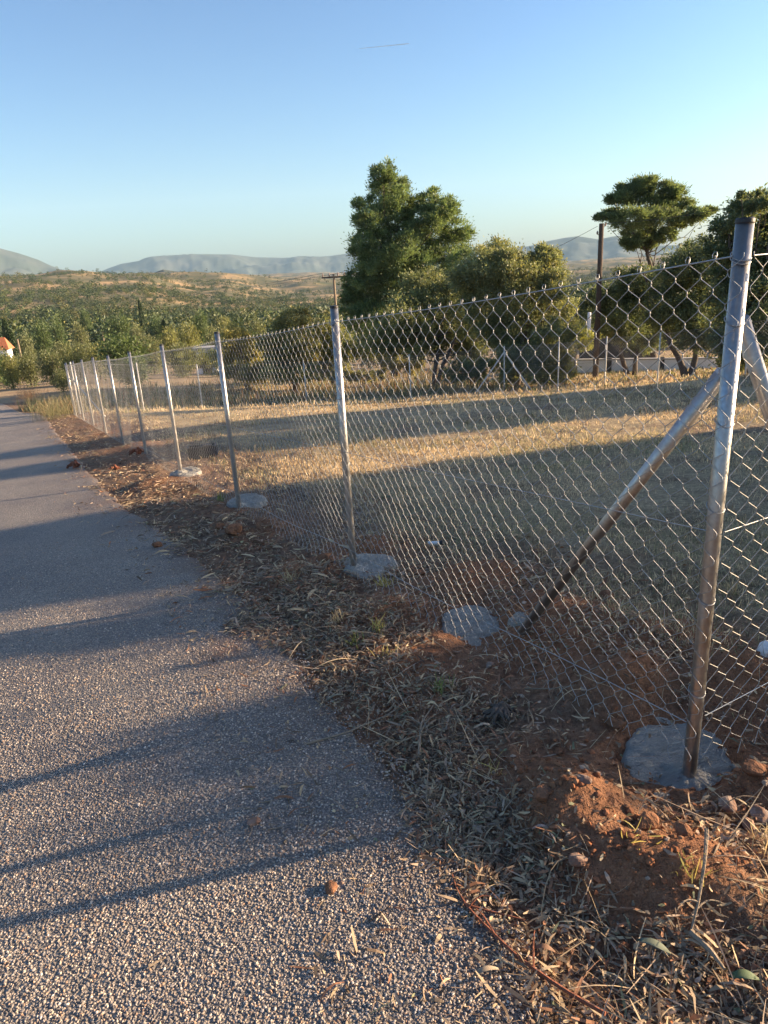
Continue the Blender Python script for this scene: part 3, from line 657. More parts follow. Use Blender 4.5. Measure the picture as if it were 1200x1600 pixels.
tree('olive_tree', base_at(515, 40), plobes(L, 40, RT, 1.0), 'darker olive just behind the top of the second fence post', 'olive tree', sub=24, per=130, leaf=.13, wid=.06, leafm='olive', trunk_r=.18, seed=6, stems=2, tint=(.95, .95, .8))
L = [(375, 520, 20), (360, 535, 22), (390, 545, 24), (350, 560, 20), (380, 570, 24), (405, 580, 20)]
tree('olive_tree', base_at(378, 42), plobes(L, 42, RT, 1.0), 'small olive with ochre leaves right of the third fence post', 'olive tree', sub=24, per=130, leaf=.14, wid=.06, leafm='olive', trunk_r=.18, seed=7, stems=2, tint=(1.3, 1.15, .8))
# dark olives on the right
R4 = [((1150, 345, 34), (1185, 335, 34), (1135, 380, 34), (1180, 385, 44), (1215, 360, 40), (1150, 430, 44), (1200, 430, 50), (1240, 400, 50), (1140, 480, 44), (1190, 480, 50), (1240, 470, 50), (1155, 530, 40), (1210, 530, 46), (1160, 320, 12), (1195, 318, 10), (1172, 308, 5), (1186, 302, 4), (1158, 304, 4), (1200, 306, 5), (1176, 322, 12)),
      ((1090, 395, 24), (1065, 420, 30), (1105, 420, 34), (1040, 440, 28), (1080, 460, 40), (1120, 465, 38), (1045, 480, 36), (1090, 505, 40), (1050, 512, 30), (1120, 514, 32), (1080, 524, 22)),
      ((1000, 440, 26), (975, 450, 26), (1020, 455, 24), (960, 475, 26), (1000, 480, 34), (980, 510, 30), (1020, 510, 30), (1000, 535, 20)),
      ((930, 470, 20), (915, 490, 22), (940, 500, 22), (905, 520, 18), (935, 525, 16))]
for i, (L, D, bx, lab, sc) in enumerate(zip(R4, (25, 30, 34, 42), (1190, 1085, 992, 922), ('tall olive at the right edge, towering behind the capped corner post', 'dark rounded olive left of the corner post, above the low white wall', 'dark olive in front of the umbrella pine trunk', 'small dark olive at the foot of the timber utility pole'), (1, 1, 1, 1))):
    tree('olive_tree', base_at(bx, D), plobes(L, D, RT, 1.4), lab, 'olive tree', sub=28, per=180, leaf=.11 if i < 2 else .13, wid=.045, leafm='olive', trunk_r=.16, seed=30 + i, stems=2, tint=(.66, .76, .70))

# ------------------------------------------------------------------ trees beside the plot, outside the frame to the right: they cast the long shadows
def place_qt(q_, t_): a = SUN_AZ; return (math.sin(a) * q_ - math.cos(a) * t_, math.cos(a) * q_ + math.sin(a) * t_)
def shade_tree(name, q_, t_, top, width, label, seed, low=None, **kw):
    """bushy tree at (q along the sun's bearing, t across it); top is the crown height relative to the eye"""
    R_ = np.random.default_rng(seed); x, y = place_qt(q_, t_); gz = float(H0(np.array([x]), np.array([y]))[0]); low = gz + .35 if low is None else low
    lob = []; n = int(max(12, width * (top - low) * 12)); r = min(.5, width * .28)
    for i in range(n):
        tt = R_.uniform(-width / 2, width / 2); u = 1 - (abs(tt) / (width / 2)) ** 2.5; z = low + (top - r - low) * R_.random() * (.45 + .55 * u) 
        px, py = place_qt(q_ + R_.uniform(-.6, .6), t_ + tt); lob.append((px, py, z + r * .3 + CZ, r * R_.uniform(.7, 1.15)))
    px, py = place_qt(q_, t_); lob.append((px, py, top - r * .6 + CZ, r * .6))
    return tree(name, (x, y, gz + CZ), lob, label, 'tree', seed=seed, leaf=.12, wid=.07, sub=12, per=kw.get('per', 60), trunk_r=.12, stems=2, trunk_top=(x, y, top - .6 + CZ), leafm='olive', tint=(.9, .95, .8))
shade_tree('shrub', 11.0, 2.15, 1.45, 1.7, 'bushy olive shrub outside the plot, nearest to the lane corner', 51, per=80)
shade_tree('shrub', 11.5, 3.6, 1.5, 1.5, 'olive shrub outside the plot, second from the lane corner', 52, per=60)
shade_tree('olive_tree', 13.5, 5.2, 2.75, 2.2, 'tall bushy olive outside the plot beyond the shrubs', 53, per=110)
shade_tree('olive_tree', 14.5, 6.4, 2.75, 1.5, 'slim olive outside the plot beside the tall bushy one', 54, per=110)
shade_tree('olive_tree', 20, 11.2, 4.0, 2.6, 'spreading olive beyond the sunny gap outside the plot', 55, per=90)
shade_tree('olive_tree', 20, 13.8, 4.1, 2.6, 'spreading olive farthest along outside the plot', 56, per=90)

# ------------------------------------------------------------------ woodland on the hillside
def tree_template(n, h, r, R_, kind):
    """a small whole tree: leaf-clump faces over an uneven crown; unit space, base at origin"""
    if kind == 'cypress':
        z = R_.random(n) ** .9; rad = r * (np.sin(np.clip(z, 0, 1) ** .7 * np.pi) ** .7 * .95 + .05) * (.75 + .3 * R_.random(n)); a = R_.random(n) * 2 * np.pi
        C = np.stack([rad * np.cos(a), rad * np.sin(a), h * (.03 + .97 * z)], -1); N = np.stack([np.cos(a) * .4, np.sin(a) * .4, np.ones(n)], -1)
        sz = r * .55
    else:
        k = max(6, n // 22); cd = unit(k, R_); cc = cd * np.array([r * .62, r * .62, h * .36]) * (.5 + .6 * R_.random((k, 1))) + [0, 0, h * .47]
        m = R_.integers(0, k, n); d = unit(n, R_); C = cc[m] + d * np.array([r * .42, r * .42, h * .2]) * (.55 + .5 * R_.random((n, 1))); N = d + [0, 0, .3]; sz = r * .27
        C[:, 2] = np.maximum(C[:, 2], h * .06 * R_.random(n))
    N = N + unit(n, R_) * .7; N /= np.linalg.norm(N, axis=1, keepdims=True)
    V, f = leaf_quads(C, N, sz * (.6 + .8 * R_.random(n)) * (40 / n) ** .25 * 1.1, sz * .75 * (.6 + .8 * R_.random(n)) * (40 / n) ** .25, R_)
    return V, f, np.repeat(.7 + .6 * R_.random(n), 4)
Rw = np.random.default_rng(77)
tmpl = [tree_template(150, 1, .5, Rw, 'b') for _ in range(8)]
rad_ = np.exp(Rw.uniform(math.log(170), math.log(1500), 22000)); az_ = np.radians(Rw.uniform(-42, 40, 22000))
X, Y = rad_ * np.sin(az_), rad_ * np.cos(az_)
# clearings follow broad noise; bands of bare orange earth as on the hill
nv = fbm(X / 70 + 11, Y / 45 + 3, 4, 61); nv2 = fbm(X / 260, Y / 120, 3, 62)
elv = np.degrees(np.arctan2(H0(X, Y), rad_)); keepp = (nv * .6 + nv2 * .4 > .39) | (Rw.random(len(X)) < .1)
keepp &= ~((rad_ > 420) & (rad_ < 1100) & (nv2 < .42) & (Rw.random(len(X)) < .45))
X, Y, rad_ = X[keepp], Y[keepp], rad_[keepp]; Zg = H0(X, Y) + CZ
vis = np.ones(len(X), bool)
mb = MB(); perm = Rw.permutation(len(X)); sizes = np.clip(Rw.lognormal(1.25, .35, len(X)), 1.6, 8) * np.where(rad_ > 900, .8, 1) * (.75 + .5 * fbm(X / 120, Y / 120, 2, 5))
hue = Rw.random(len(X))
blocks = {}
for ti, (tv, tf, tc) in enumerate(tmpl):
    ids = np.arange(len(X))[ti::8]; n = len(ids); a = Rw.random(n) * 6.28; s = sizes[ids]; w = s * Rw.uniform(.9, 1.5, n)
    ca, sa = np.cos(a), np.sin(a)
    x = (tv[None, :, 0] * ca[:, None] - tv[None, :, 1] * sa[:, None]) * w[:, None] + X[ids][:, None]
    y = (tv[None, :, 0] * sa[:, None] + tv[None, :, 1] * ca[:, None]) * w[:, None] + Y[ids][:, None]
    z = (tv[None, :, 2] - .08) * s[:, None] + Zg[ids][:, None]
    h = hue[ids]; base = np.where(h[:, None] < .55, [[.72, .88, .85]], np.where(h[:, None] < .85, [[1.15, 1.2, .9]], [[1.6, 1.3, 1.0]])) * Rw.uniform(.75, 1.2, (n, 1))
    c = base[:, None, :] * tc[None, :, None]
    mb.add(np.stack([x, y, z], -1).reshape(-1, 3), (tf[None] + (np.arange(n) * len(tv))[:, None, None]).reshape(-1, 4), c.reshape(-1, 3))
o = mb.build('hillside_woodland', MT['scrub']); tag(o, 'scrubby pine and olive woodland covering the far hillside', 'woodland', kind='stuff')

# individual trees of the valley: prototypes copied with their parts
def proto(kind, seed, n=1500):
    R_ = np.random.default_rng(seed); V, f, c = tree_template(n, 1, .19 if kind == 'cypress' else .5, R_, kind)
    t0 = {'cypress': (.8, .95, .8), 'olive': (.72, .75, .68), 'pale': (.98, .95, .68), 'pine': (.75, .8, .7)}[kind]
    cr = mesh('crown', V, f, MT['cypress' if kind == 'cypress' else 'pine' if kind == 'pine' else 'olive'], None, col=c[:, None] * np.array(t0))
    P = limb_path((0, 0, -.08), (0, 0, .55), R_, 6, .04, 0); V, f = tube_batch(P[None], np.linspace(.035, .012, 6)[None], 6)
    mb = MB().add(V, f)
    for k in range(5):
        a = k * 1.3; Pk = limb_path(P[2 + k % 3], (math.cos(a) * .3, math.sin(a) * .3, .6 + .05 * k), R_, 4, .06, .1)
        if kind != 'cypress': V, f = tube_batch(Pk[None], np.linspace(.014, .005, 4)[None], 4); mb.add(V, f)
    tr = mesh('trunk', np.concatenate(mb.V), [np.concatenate(v) for v in mb.F.values()], MT['bark'], None)
    for q_ in (cr, tr): scene.collection.objects.unlink(q_)
    return cr, tr
protos = {k: [proto(k, 100 + i * 7 + len(k), 3200) for i in range(3)] for k in ('cypress', 'olive', 'pale', 'pine')}
def put_tree(kind, x, y, h, w, label, group=None, name=None, i=0):
    cr, tr = protos[kind][i % 3]; z = float(H0(np.array([x]), np.array([y]))[0]) + CZ
    nm = name or {'cypress': 'cypress_tree', 'olive': 'olive_tree', 'pale': 'olive_tree', 'pine': 'pine_tree'}[kind]
    e = empty(nm, (x, y, z), label, nm.replace('_', ' '), group, rz=random.random() * 6.28); e.scale = (w, w, h)
    for s in (cr, tr): c = s.copy(); scene.collection.objects.link(c); c.parent = e
    return e
def put_px(kind, px, ptop, D, w_px, label, group=None, i=0, name=None):
    d = ray(px, ptop); h = math.hypot(d[0], d[1]); x, y = d[0] / h * D, d[1] / h * D
    top = d[2] / h * D; gz = float(H0(np.array([x]), np.array([y]))[0]); H_ = max(top - gz, .8)
    w = w_px / FPX * D / h; return put_tree(kind, x, y, H_, w if kind != 'cypress' else w / .38, label, group, name, i)
put_px('cypress', 6, 500, 120, 16, 'dark slender cypress at the left edge of the view, left one of a pair', i=0)
put_px('cypress', 14, 515, 110, 20, 'dark cypress beside the red roof, right one of a pair', i=1)
put_px('cypress', 217, 470, 190, 9, 'lone narrow cypress standing high in the middle of the valley', i=2)
put_px('cypress', 255, 500, 170, 12, 'short cypress right of the lone narrow one', i=0)
for k, (px, pt, D, w, kd, lab) in enumerate([
    (8, 548, 60, 34, 'pale', 'yellow-green round olive at the left edge below the red roof'),
    (38, 545, 62, 44, 'olive', 'dark round olive behind the lane bend, leftmost of the dark ones'),
    (72, 542, 60, 46, 'olive', 'dark round olive behind the lane bend, second from the left'),
    (108, 540, 58, 46, 'pale', 'yellow-green sunlit olive above the far end of the fence'),
    (92, 575, 50, 30, 'olive', 'low dark bush right behind the far fence corner'),
    (148, 532, 66, 42, 'pale', 'bright yellowish round olive behind the far fence panels'),
    (186, 540, 70, 34, 'olive', 'greyish olive between the bright one and the pale broad one'),
    (232, 520, 72, 44, 'olive', 'grey-green broad olive behind the fifth fence post'),
    (262, 505, 85, 40, 'pale', 'sandy-coloured olive above the fourth fence post'),
    (292, 500, 80, 42, 'pale', 'large pale olive with sunlit crown left of the third fence post'),
    (330, 505, 75, 36, 'olive', 'mid-green olive just behind the top of the third fence post'),
    (60, 495, 130, 32, 'pine', 'dark pine in the valley above the second dark olive'),
    (85, 490, 140, 30, 'pine', 'dark pine beside the white parked car'),
    (120, 500, 125, 30, 'olive', 'olive beside the valley houses, right of the white car'),
    (170, 490, 150, 26, 'pine', 'nearly black dense pine, left one of the close pair in the valley'),
    (188, 488, 150, 30, 'pine', 'nearly black dense pine, right one of the close pair in the valley'),
    (210, 505, 130, 30, 'olive', 'olive at the foot of the lone narrow cypress'),
    (240, 490, 170, 26, 'pine', 'green pine just right of the lone narrow cypress'),
    (130, 480, 200, 22, 'pine', 'small dark pine on the slope above the valley houses'),
    (310, 480, 130, 30, 'pine', 'dark pine below the bare orange slope'),
    (350, 490, 110, 36, 'pale', 'pale tree below the bare orange slope'),
    (400, 495, 100, 34, 'olive', 'grey olive left of the pale sandy-leaved one'),
    (35, 515, 105, 30, 'olive', 'small olive right of the cypress pair')]):
    put_px(kd, px, pt, D, w, lab, i=k)
# a belt of further trees between plot and hillside
Rb = np.random.default_rng(5); cnt = 0
while cnt < 120:
    a = math.radians(Rb.uniform(-32, 34)); r = Rb.uniform(60, 170) if cnt > 30 else Rb.uniform(48, 75)
    if r < 56 and math.degrees(a) < -20: continue
    x, y = r * math.sin(a), r * math.cos(a); kd = ['olive', 'pale', 'pine', 'pine', 'olive'][Rb.integers(0, 5)]
    h = Rb.uniform(1.8, 4.0); put_tree(kd, x, y, h, h * Rb.uniform(.8, 1.2), {'olive': 'one of the many grey-green round olives scattered over the valley floor', 'pale': 'one of the many pale yellowish round trees scattered over the valley floor', 'pine': 'one of the many dark green pines scattered over the valley floor'}[kd], {'olive': 'grey-green olives of the valley floor', 'pale': 'pale trees of the valley floor', 'pine': 'dark pines of the valley floor'}[kd], None, cnt); cnt += 1

# low bushes along the far side of the plot
for k, (px, py, D, wpx, hpx, tn, lab) in enumerate([
    (575, 560, 38, 60, 40, (1.0, 1.0, .8), 'low green bush right of the second post, behind the back fence'), (630, 578, 35, 50, 26, (1.2, 1.05, .8), 'ochre bush under the shaded olive'),
    (735, 590, 31.5, 60, 36, (.7, .85, .7), 'dark green bush left of the A-shaped struts'), (820, 590, 31, 60, 44, (.7, .8, .7), 'dark bush between the A-shaped struts and the big round olive trunk'),
    (560, 592, 36, 70, 22, (1.2, 1.1, .8), 'low yellowish bush in the rough grass by the second post'), (450, 592, 37, 80, 26, (1.1, 1.1, .8), 'wide low bush below the pale sandy-leaved olive'),
    (322, 578, 60, 70, 44, (.95, 1.0, .7), 'bush hiding the foot of the small white-roofed shed'), (380, 590, 40, 70, 30, (1.1, 1.05, .75), 'wide bush below the small ochre olive'), (900, 545, 36, 40, 40, (1.3, 1.3, .8), 'bright green bush left of the pale concrete post'),
    (1065, 596, 33.5, 40, 14, (1.2, 1.1, .8), 'straw-coloured bush before the white wall, right part'), (1160, 585, 31, 40, 50, (.8, .9, .7), 'dark bush behind the corner post below the tall olive'),
    (985, 530, 41, 60, 26, (1.5, 1.2, .6), 'sunlit yellow-green bush behind the dark board fence')]):
    R_ = np.random.default_rng(700 + k); n_ = max(3, int(wpx / 9)); L = [(px + (j / (n_ - 1) - .5) * wpx, py - hpx * .15 - R_.random() * hpx * .35, hpx * R_.uniform(.35, .55)) for j in range(n_)]
    lob = plobes(L, D, R_, .6); bx, by, bz = base_at(px, D)
    tree('bush', (bx, by, bz), lob, lab, 'bush', sub=10, per=110, leaf=.11, wid=.045, leafm='olive', trunk_r=.05, seed=720 + k, stems=2, tint=tn)

# ------------------------------------------------------------------ poles and wires
def pole(px, ptop, D, r0, r1, label, name='utility_pole', group=None):
    d = ray(px, ptop); h = math.hypot(d[0], d[1]); x, y, zt = d[0] / h * D, d[1] / h * D, d[2] / h * D + CZ
    z0 = H0Z(x, y); o = empty(name, (x, y, z0), label, 'pole', group); o['_o'] = (x, y, z0)
    t_ = np.linspace(0, 1, 8)[:, None]; P = np.array([x, y, z0 - .3]) + np.array([0, 0, zt - z0 + .3]) * t_
    V, f = tube_batch(P[None], np.linspace(r0, r1, 8)[None], 12, ref=(1, 0, 0), caps=True); mesh('pole_shaft', V, f, MT['poletimber'], o, smooth=False)
    return o, np.array([x, y, zt])
p1, T1 = pole(940, 349, 33, .13, .10, 'tall brown timber utility pole standing before the umbrella pine')
for dz, sx in ((-.15, .16), (-.45, -.16)):
    V, f = tube_batch(np.array([[T1 + [0, 0, dz], T1 + [sx * .6, 0, dz], T1 + [sx, 0, dz + .05]]]), .015, 6); mesh('bracket', V, f, MT['steel'], p1)
    V, f = tube_batch(np.array([[T1 + [sx, 0, dz + .03], T1 + [sx, 0, dz + .1], T1 + [sx, 0, dz + .17]]]), np.array([[.03, .045, .02]]), 8, ref=(1, 0, 0), caps=True); mesh('insulator', V, f, MT['porcelain'], p1)
p2, T2 = pole(521, 428, 62, .12, .09, 'slender pale utility pole with a crossarm left of the tallest pine')
p2.children[0].data.materials[0] = MT['palestick']
V, f = box(T2 + [0, 0, -.25], (2.0, .12, .12)); mesh('crossarm', V, f, MT['poletimber'], p2)
for sx in (-.9, -.35, .35, .9):
    V, f = tube_batch(np.array([[T2 + [sx, 0, -.2], T2 + [sx, 0, -.08], T2 + [sx, 0, .1]]]), np.array([[.03, .07, .03]]), 8, ref=(1, 0, 0), caps=True); mesh('insulator', V, f, MT['porcelain'], p2)
def cable(a, b, sag, r, label, name='overhead_wire', group='overhead wires'):
    a, b = np.array(a), np.array(b); t_ = np.linspace(0, 1, 40)[:, None]; P = a + (b - a) * t_; P[:, 2] -= 4 * sag * (t_ * (1 - t_))[:, 0]
    V, f = tube_batch(P[None], r, 5); o = mesh(name, V, f, MT['cap'], None, loc=tuple(a)); tag(o, label, 'wire', group)
def wpt(px, py, D): d = ray(px, py); h = math.hypot(d[0], d[1]); return d / h * D + np.array([0, 0, CZ])
cable(T1 + [.16, 0, 0], wpt(1330, 275, 24), .25, .008, 'thin wire running right from the timber utility pole across the sky')
cable(T1 + [-.16, 0, -.1], wpt(700, 440, 60), .5, .008, 'thin wire sloping down left from the timber utility pole')
for sx in (-.9, .9): cable(T2 + [sx, 0, .1], wpt(150, 452, 300) + np.array([sx * 2, 0, 0]), 2.5, .014, 'wire leaving the crossarm %s over the valley to the left' % ('at its left end' if sx < 0 else 'at its right end'))
cable(wpt(-120, 512, 95), wpt(560, 515, 100), .4, .012, 'level wire crossing the valley low above the far olives')
# pale post next to the timber pole and a small wooden valley pole
d = at_depth(921, 488, hd=40); V, f = tube_batch(np.array([[[d[0], d[1], H0Z(d[0], d[1])], [d[0], d[1], d[2] - .02], [d[0], d[1], d[2]]]]), np.array([[.09, .09, .07]]), 10, ref=(1, 0, 0), caps=True)
tag(mesh('concrete_post', V, f, MT['white'], None, loc=(d[0], d[1], H0Z(d[0], d[1]))), 'pale concrete post left of the timber utility pole', 'post')
for px, pt, D, lab in ((160, 520, 110, 'thin wooden pole before the dark pair of pines in the valley'), (27, 530, 90, 'thin pole by the red roof')):
    d = at_depth(px, pt, hd=D); V, f = tube_batch(np.array([[[d[0], d[1], H0Z(d[0], d[1])], [d[0], d[1], d[2] - .02], [d[0], d[1], d[2]]]]), .1, 8, ref=(1, 0, 0), caps=True)
    tag(mesh('wooden_pole', V, f, MT['palestick'], None, loc=(d[0], d[1], H0Z(d[0], d[1]))), lab, 'pole')

# ------------------------------------------------------------------ low white wall and sheds beyond the back fence
def wallseg(name, a, b, h, th_, material, label, cat, z=None, cope=True, holes=()):
    a, b = np.array(a, float), np.array(b, float); m_ = (a + b) / 2; L = np.linalg.norm(b - a); ang = math.atan2(b[1] - a[1], b[0] - a[0])
    z = min(H0Z(*a), H0Z(*b), H0Z(*m_)) if z is None else z
    o = empty(name, (m_[0], m_[1], z), label, cat); o['_o'] = tuple(o.location)
    V, f = box((m_[0], m_[1], z + h / 2 - .3), (L, th_, h + .6), rotz(ang)); V = (V - [m_[0], m_[1], 0]); 
    bx, f = box((0, 0, 0), (L, th_, h + .6)); V = bx @ rotz(ang).T + [m_[0], m_[1], z + h / 2 - .3]; mesh('wall', V, f, material, o)
    if cope: bx, f = box((0, 0, 0), (L + .06, th_ + .08, .06)); V = bx @ rotz(ang).T + [m_[0], m_[1], z + h + .03]; mesh('coping', V, f, MT['render'], o)
    for u, w_ in holes:
        bx, f = box((u * L / 2, 0, 0), (w_, th_ + .06, h + .3)); V = bx @ rotz(ang).T + [m_[0], m_[1], z + h / 2 - .05]; mesh('pier', V, f, MT['dark'], o)
    return o
wa, wb = at_depth(902, 580, hd=37)[:2], at_depth(1128, 575, hd=37)[:2]
wtop = at_depth(1010, 561, hd=37)[2]; zb = at_depth(1010, 592, hd=37)[2]
wallseg('garden_wall', wa, wb, wtop - zb, .2, MT['white'], 'low whitewashed garden wall with dark piers beyond the back fence', 'wall', z=zb, holes=((-.55, .3), (.2, .18)))
fa, fb = at_depth(905, 560, hd=39)[:2], at_depth(1015, 560, hd=39)[:2]
o = wallseg('board_fence', fa, fb, at_depth(960, 528, hd=39)[2] - zb, .08, MT['dark'], 'dark board fence behind the left half of the white wall', 'fence', z=zb, cope=False)
ga, gb = at_depth(868, 575, hd=38)[:2], at_depth(900, 575, hd=38)[:2]
wallseg('garden_wall', ga, gb, at_depth(885, 550, hd=38)[2] - zb, .2, MT['render'], 'short grey rendered wall piece left of the white wall', 'wall', z=zb)
def house(px, py, D, w, dpt, h, roof, label, rt='flat', ang=.2, wallm='white'):
    d = at_depth(px, py, hd=D); x, y = d[0], d[1]; z = H0Z(x, y); h = max(d[2] - z, 1.2); o = empty('house', (x, y, z), label, 'house'); o['_o'] = (x, y, z); Rm = rotz(ang)
    bx, f = box((0, 0, 0), (w, dpt, h + 3)); mesh('wall', bx @ Rm.T + [x, y, z + h / 2 - 1.5], f, MT[wallm], o)
    if rt == 'flat': bx, f = box((0, 0, 0), (w + .5, dpt + .5, .25)); mesh('roof', bx @ Rm.T + [x, y, z + h + .13], f, MT[roof], o)
    else:
        a_, b_, c_ = w / 2 + .3, dpt / 2 + .3, h * .45; P = np.array([[-a_, -b_, 0], [a_, -b_, 0], [a_, b_, 0], [-a_, b_, 0], [-a_ * .5, 0, c_], [a_ * .5, 0, c_]])
        mesh('roof', P @ Rm.T + [x, y, z + h + .01], [np.array([[0, 1, 5, 4], [2, 3, 4, 5]]), np.array([[1, 2, 5], [3, 0, 4]])], MT[roof], o)
    for u in (-.3, .25):
        bx, f = box((u * w, -dpt / 2 - .01, 0), (1.0, .08, 1.2)); mesh('window', bx @ Rm.T + [x, y, z + h * .55], f, MT['glass'], o)
    bx, f = box((0, -dpt / 2 - .01, 0), (.9, .1, 2.0)); mesh('door', bx @ Rm.T + [x, y, z + 1.0], f, MT['dark'], o)
house(3, 546, 100, 1.7, 2, .8, 'rooftile', 'house with a red tiled roof at the left edge behind the olives', 'hip')
hx = np.hypot(*gp(30, 528)); house(30, 518, hx, 30 / FPX * hx, 6, 2.6, 'render', 'long low pale house left of the valley pines')
hx = np.hypot(*gp(155, 528)); house(155, 517, hx, 12 / FPX * hx, 5, 2.6, 'render', 'small pale house between the dark valley pines', ang=-.2)
house(322, 546, 70, 1.8, 1.6, 1.6, 'render', 'small white-roofed shed seen through the mesh beside the third post', ang=.1)
# parked van
d = gp(98, 538); d = np.array([d[0], d[1], H0Z(*d)]); van = empty('parked_van', tuple(d), 'white van parked among the valley trees', 'van', rz=.3); van['_o'] = (0, 0, 0)
def vp(nm, P, th_, m_):
    P = np.array(P, float); n = len(P); V = np.vstack([np.c_[P[:, 0], np.full(n, -th_), P[:, 1]], np.c_[P[:, 0], np.full(n, th_), P[:, 1]]])
    F = [np.array([[i, (i + 1) % n, (i + 1) % n + n, i + n] for i in range(n)]), np.array([list(range(n))[::-1]]), np.array([list(range(n, 2 * n))])]
    o = mesh(nm, V, F, MT[m_], None, loc=(0, 0, 0)); o.parent = van; return o
vp('body', [(-2.2, .35), (2.1, .35), (2.2, 1.0), (1.5, 1.2), (1.0, 1.95), (-2.2, 2.0)], .85, 'white'); vp('windscreen', [(1.46, 1.24), (1.52, 1.26), (1.07, 1.9), (1.01, 1.9)], .75, 'glass')
vp('window', [(.2, 1.25), (1.3, 1.25), (.95, 1.8), (.2, 1.8)], .862, 'glass')
for wx in (-1.4, 1.4):
    for wy in (-.8, .8):
        a = np.linspace(0, 2 * np.pi, 17)[:-1]; V, f = tube_batch(np.array([[[wx, wy - .1, .35], [wx, wy + .1, .35]]]), .35, 16, ref=(0, 0, 1), caps=True); o = mesh('wheel', V, f, MT['cap'], None, loc=(0, 0, 0)); o.parent = van
# contrail, far above
a = at_depth(560, 76, hd=11500); b = at_depth(640, 68, hd=11500); V, f = tube_batch(np.stack([a + (b - a) * u for u in np.linspace(0, 1, 14)])[None], (np.array([2, 5, 5, 6, 6, 7, 7, 8, 9, 9, 10, 11, 12, 3]) * .45)[None], 6)
tag(mesh('contrail', V, f, MT['plasticwhite'], None, loc=tuple(a)), 'short thin white contrail high in the clear sky', 'contrail')

# ------------------------------------------------------------------ loose cover: dry litter, stubble, stones
Rl = np.random.default_rng(99)
PALE = np.array([[.44, .33, .20], [.30, .22, .14], [.24, .17, .11], [.14, .095, .06], [.38, .28, .20], [.27, .13, .07], [.19, .20, .11], [.55, .42, .25]])
def scatter_polar(n, r0, r1, a0, a1, p=1.0):
    """more points close by, where they show largest"""
    r = (r0 ** p + (r1 ** p - r0 ** p) * Rl.random(n)) ** (1 / p); a = np.radians(Rl.uniform(a0, a1, n)); return r * np.sin(a), r * np.cos(a)
def strips(x, y, z, L, W, pitch, head, curl, cols, lift=.004, nseg=3, twist=None):
    """curved tapering strips (leaves, straws, chips)"""
    n = len(x); t = np.linspace(0, 1, nseg + 1); d = np.stack([np.cos(head) * np.cos(pitch), np.sin(head) * np.cos(pitch), np.sin(pitch)], -1)
    side = np.stack([-np.sin(head), np.cos(head), np.zeros(n)], -1); up = np.cross(d, side)
    tw = Rl.uniform(-.9, .9, n) if twist is None else twist; side = side * np.cos(tw)[:, None] + up * np.sin(tw)[:, None]
    base = np.stack([x, y, z + lift], -1)
    rows = []
    for u in t:
        c = base + d * (L * u)[:, None] + np.array([0, 0, 1]) * (curl * L * np.sin(u * np.pi))[:, None] * .5 + np.cross(d, [0, 0, 1]) * (curl * L * u * u)[:, None] * .7
        w = W * (.25 + .75 * np.sin(np.clip(u * .9 + .08, 0, 1) * np.pi)); rows.append(np.stack([c - side * w[:, None] / 2, c + side * w[:, None] / 2], 1))
    V = np.stack(rows, 1).reshape(n, -1, 3); k = 2 * (nseg + 1)
    f = np.array([[2 * i, 2 * i + 1, 2 * i + 3, 2 * i + 2] for i in range(nseg)]); F = f[None] + (np.arange(n) * k)[:, None, None]
    return V.reshape(-1, 3), F.reshape(-1, 4), np.repeat(cols, k, axis=0)
def pick(n, w): c = PALE[Rl.choice(len(PALE), n, p=np.array(w) / sum(w))]; return c * Rl.uniform(.7, 1.4, (n, 1))
def redmask(x, y):
    m = np.zeros_like(x)
    for bx, by, br, bh, st, an in BUMPS[:9] + BUMPS[-2:]: m = np.maximum(m, 1.15 * np.exp(-((x - bx) ** 2 + (y - by) ** 2) / (br * br * 1.8)))
    return m
def latf(x, y): return (x - FA[0]) * FN[0] + (y - FA[1]) * FN[1]
mb = MB()
# verge litter, chips and cut leaves
for n, r0, r1, p, Ls, Ws in ((120000, .7, 4.5, 1.2, (.012, .075), (.002, .010)), (130000, 3.5, 24, .9, (.03, .13), (.006, .02))):
    x, y = scatter_polar(n, r0, r1, -32, 42, p); L_ = lat(x, y); S_ = latf(x, y); dn = fbm(x * 3, y * 3, 3, 44)
    edge = (L_ < .07 + (fbm(x * 2.5, y * 2.5, 4, 45) - .5) * .75 * np.clip(np.hypot(x, y) / 3, .5, 1)) & (S_ < .9 + (r1 > 5) * .3)
    stray = (L_ < .5) & (L_ > 0) & (Rl.random(n) < .07) & (S_ < 0)
    corner = np.clip(1 - redmask(x, y) * 1.25, 0, 1); k = (edge & (Rl.random(n) < corner * (.12 + 1.1 * sstep(.4, .62, dn) + .7 * np.exp(-np.abs(L_ + .2) / .15)) * np.where(S_ > -.15, .3, 1))) | stray
    x, y = x[k], y[k]; n = len(x); z = np.where(lat(x, y) > -.02, np.maximum(Hd(x, y), H0(x, y) + .016), Hd(x, y)) + CZ
    ln = Ls[0] + (Ls[1] - Ls[0]) * Rl.random(n) ** 2.4; wd = Ws[0] + (Ws[1] - Ws[0]) * Rl.random(n) ** 2 * np.where(ln < .03, 1.3, 1)
    V, f, c = strips(x, y, z + Rl.random(n) * .006, ln, wd, Rl.normal(.04, .16, n), Rl.uniform(0, 6.28, n), Rl.normal(0, .25, n), pick(n, [4, 4, 3, 3, 3, 3.5, .5, 1.6])); mb.add(V, f, c)
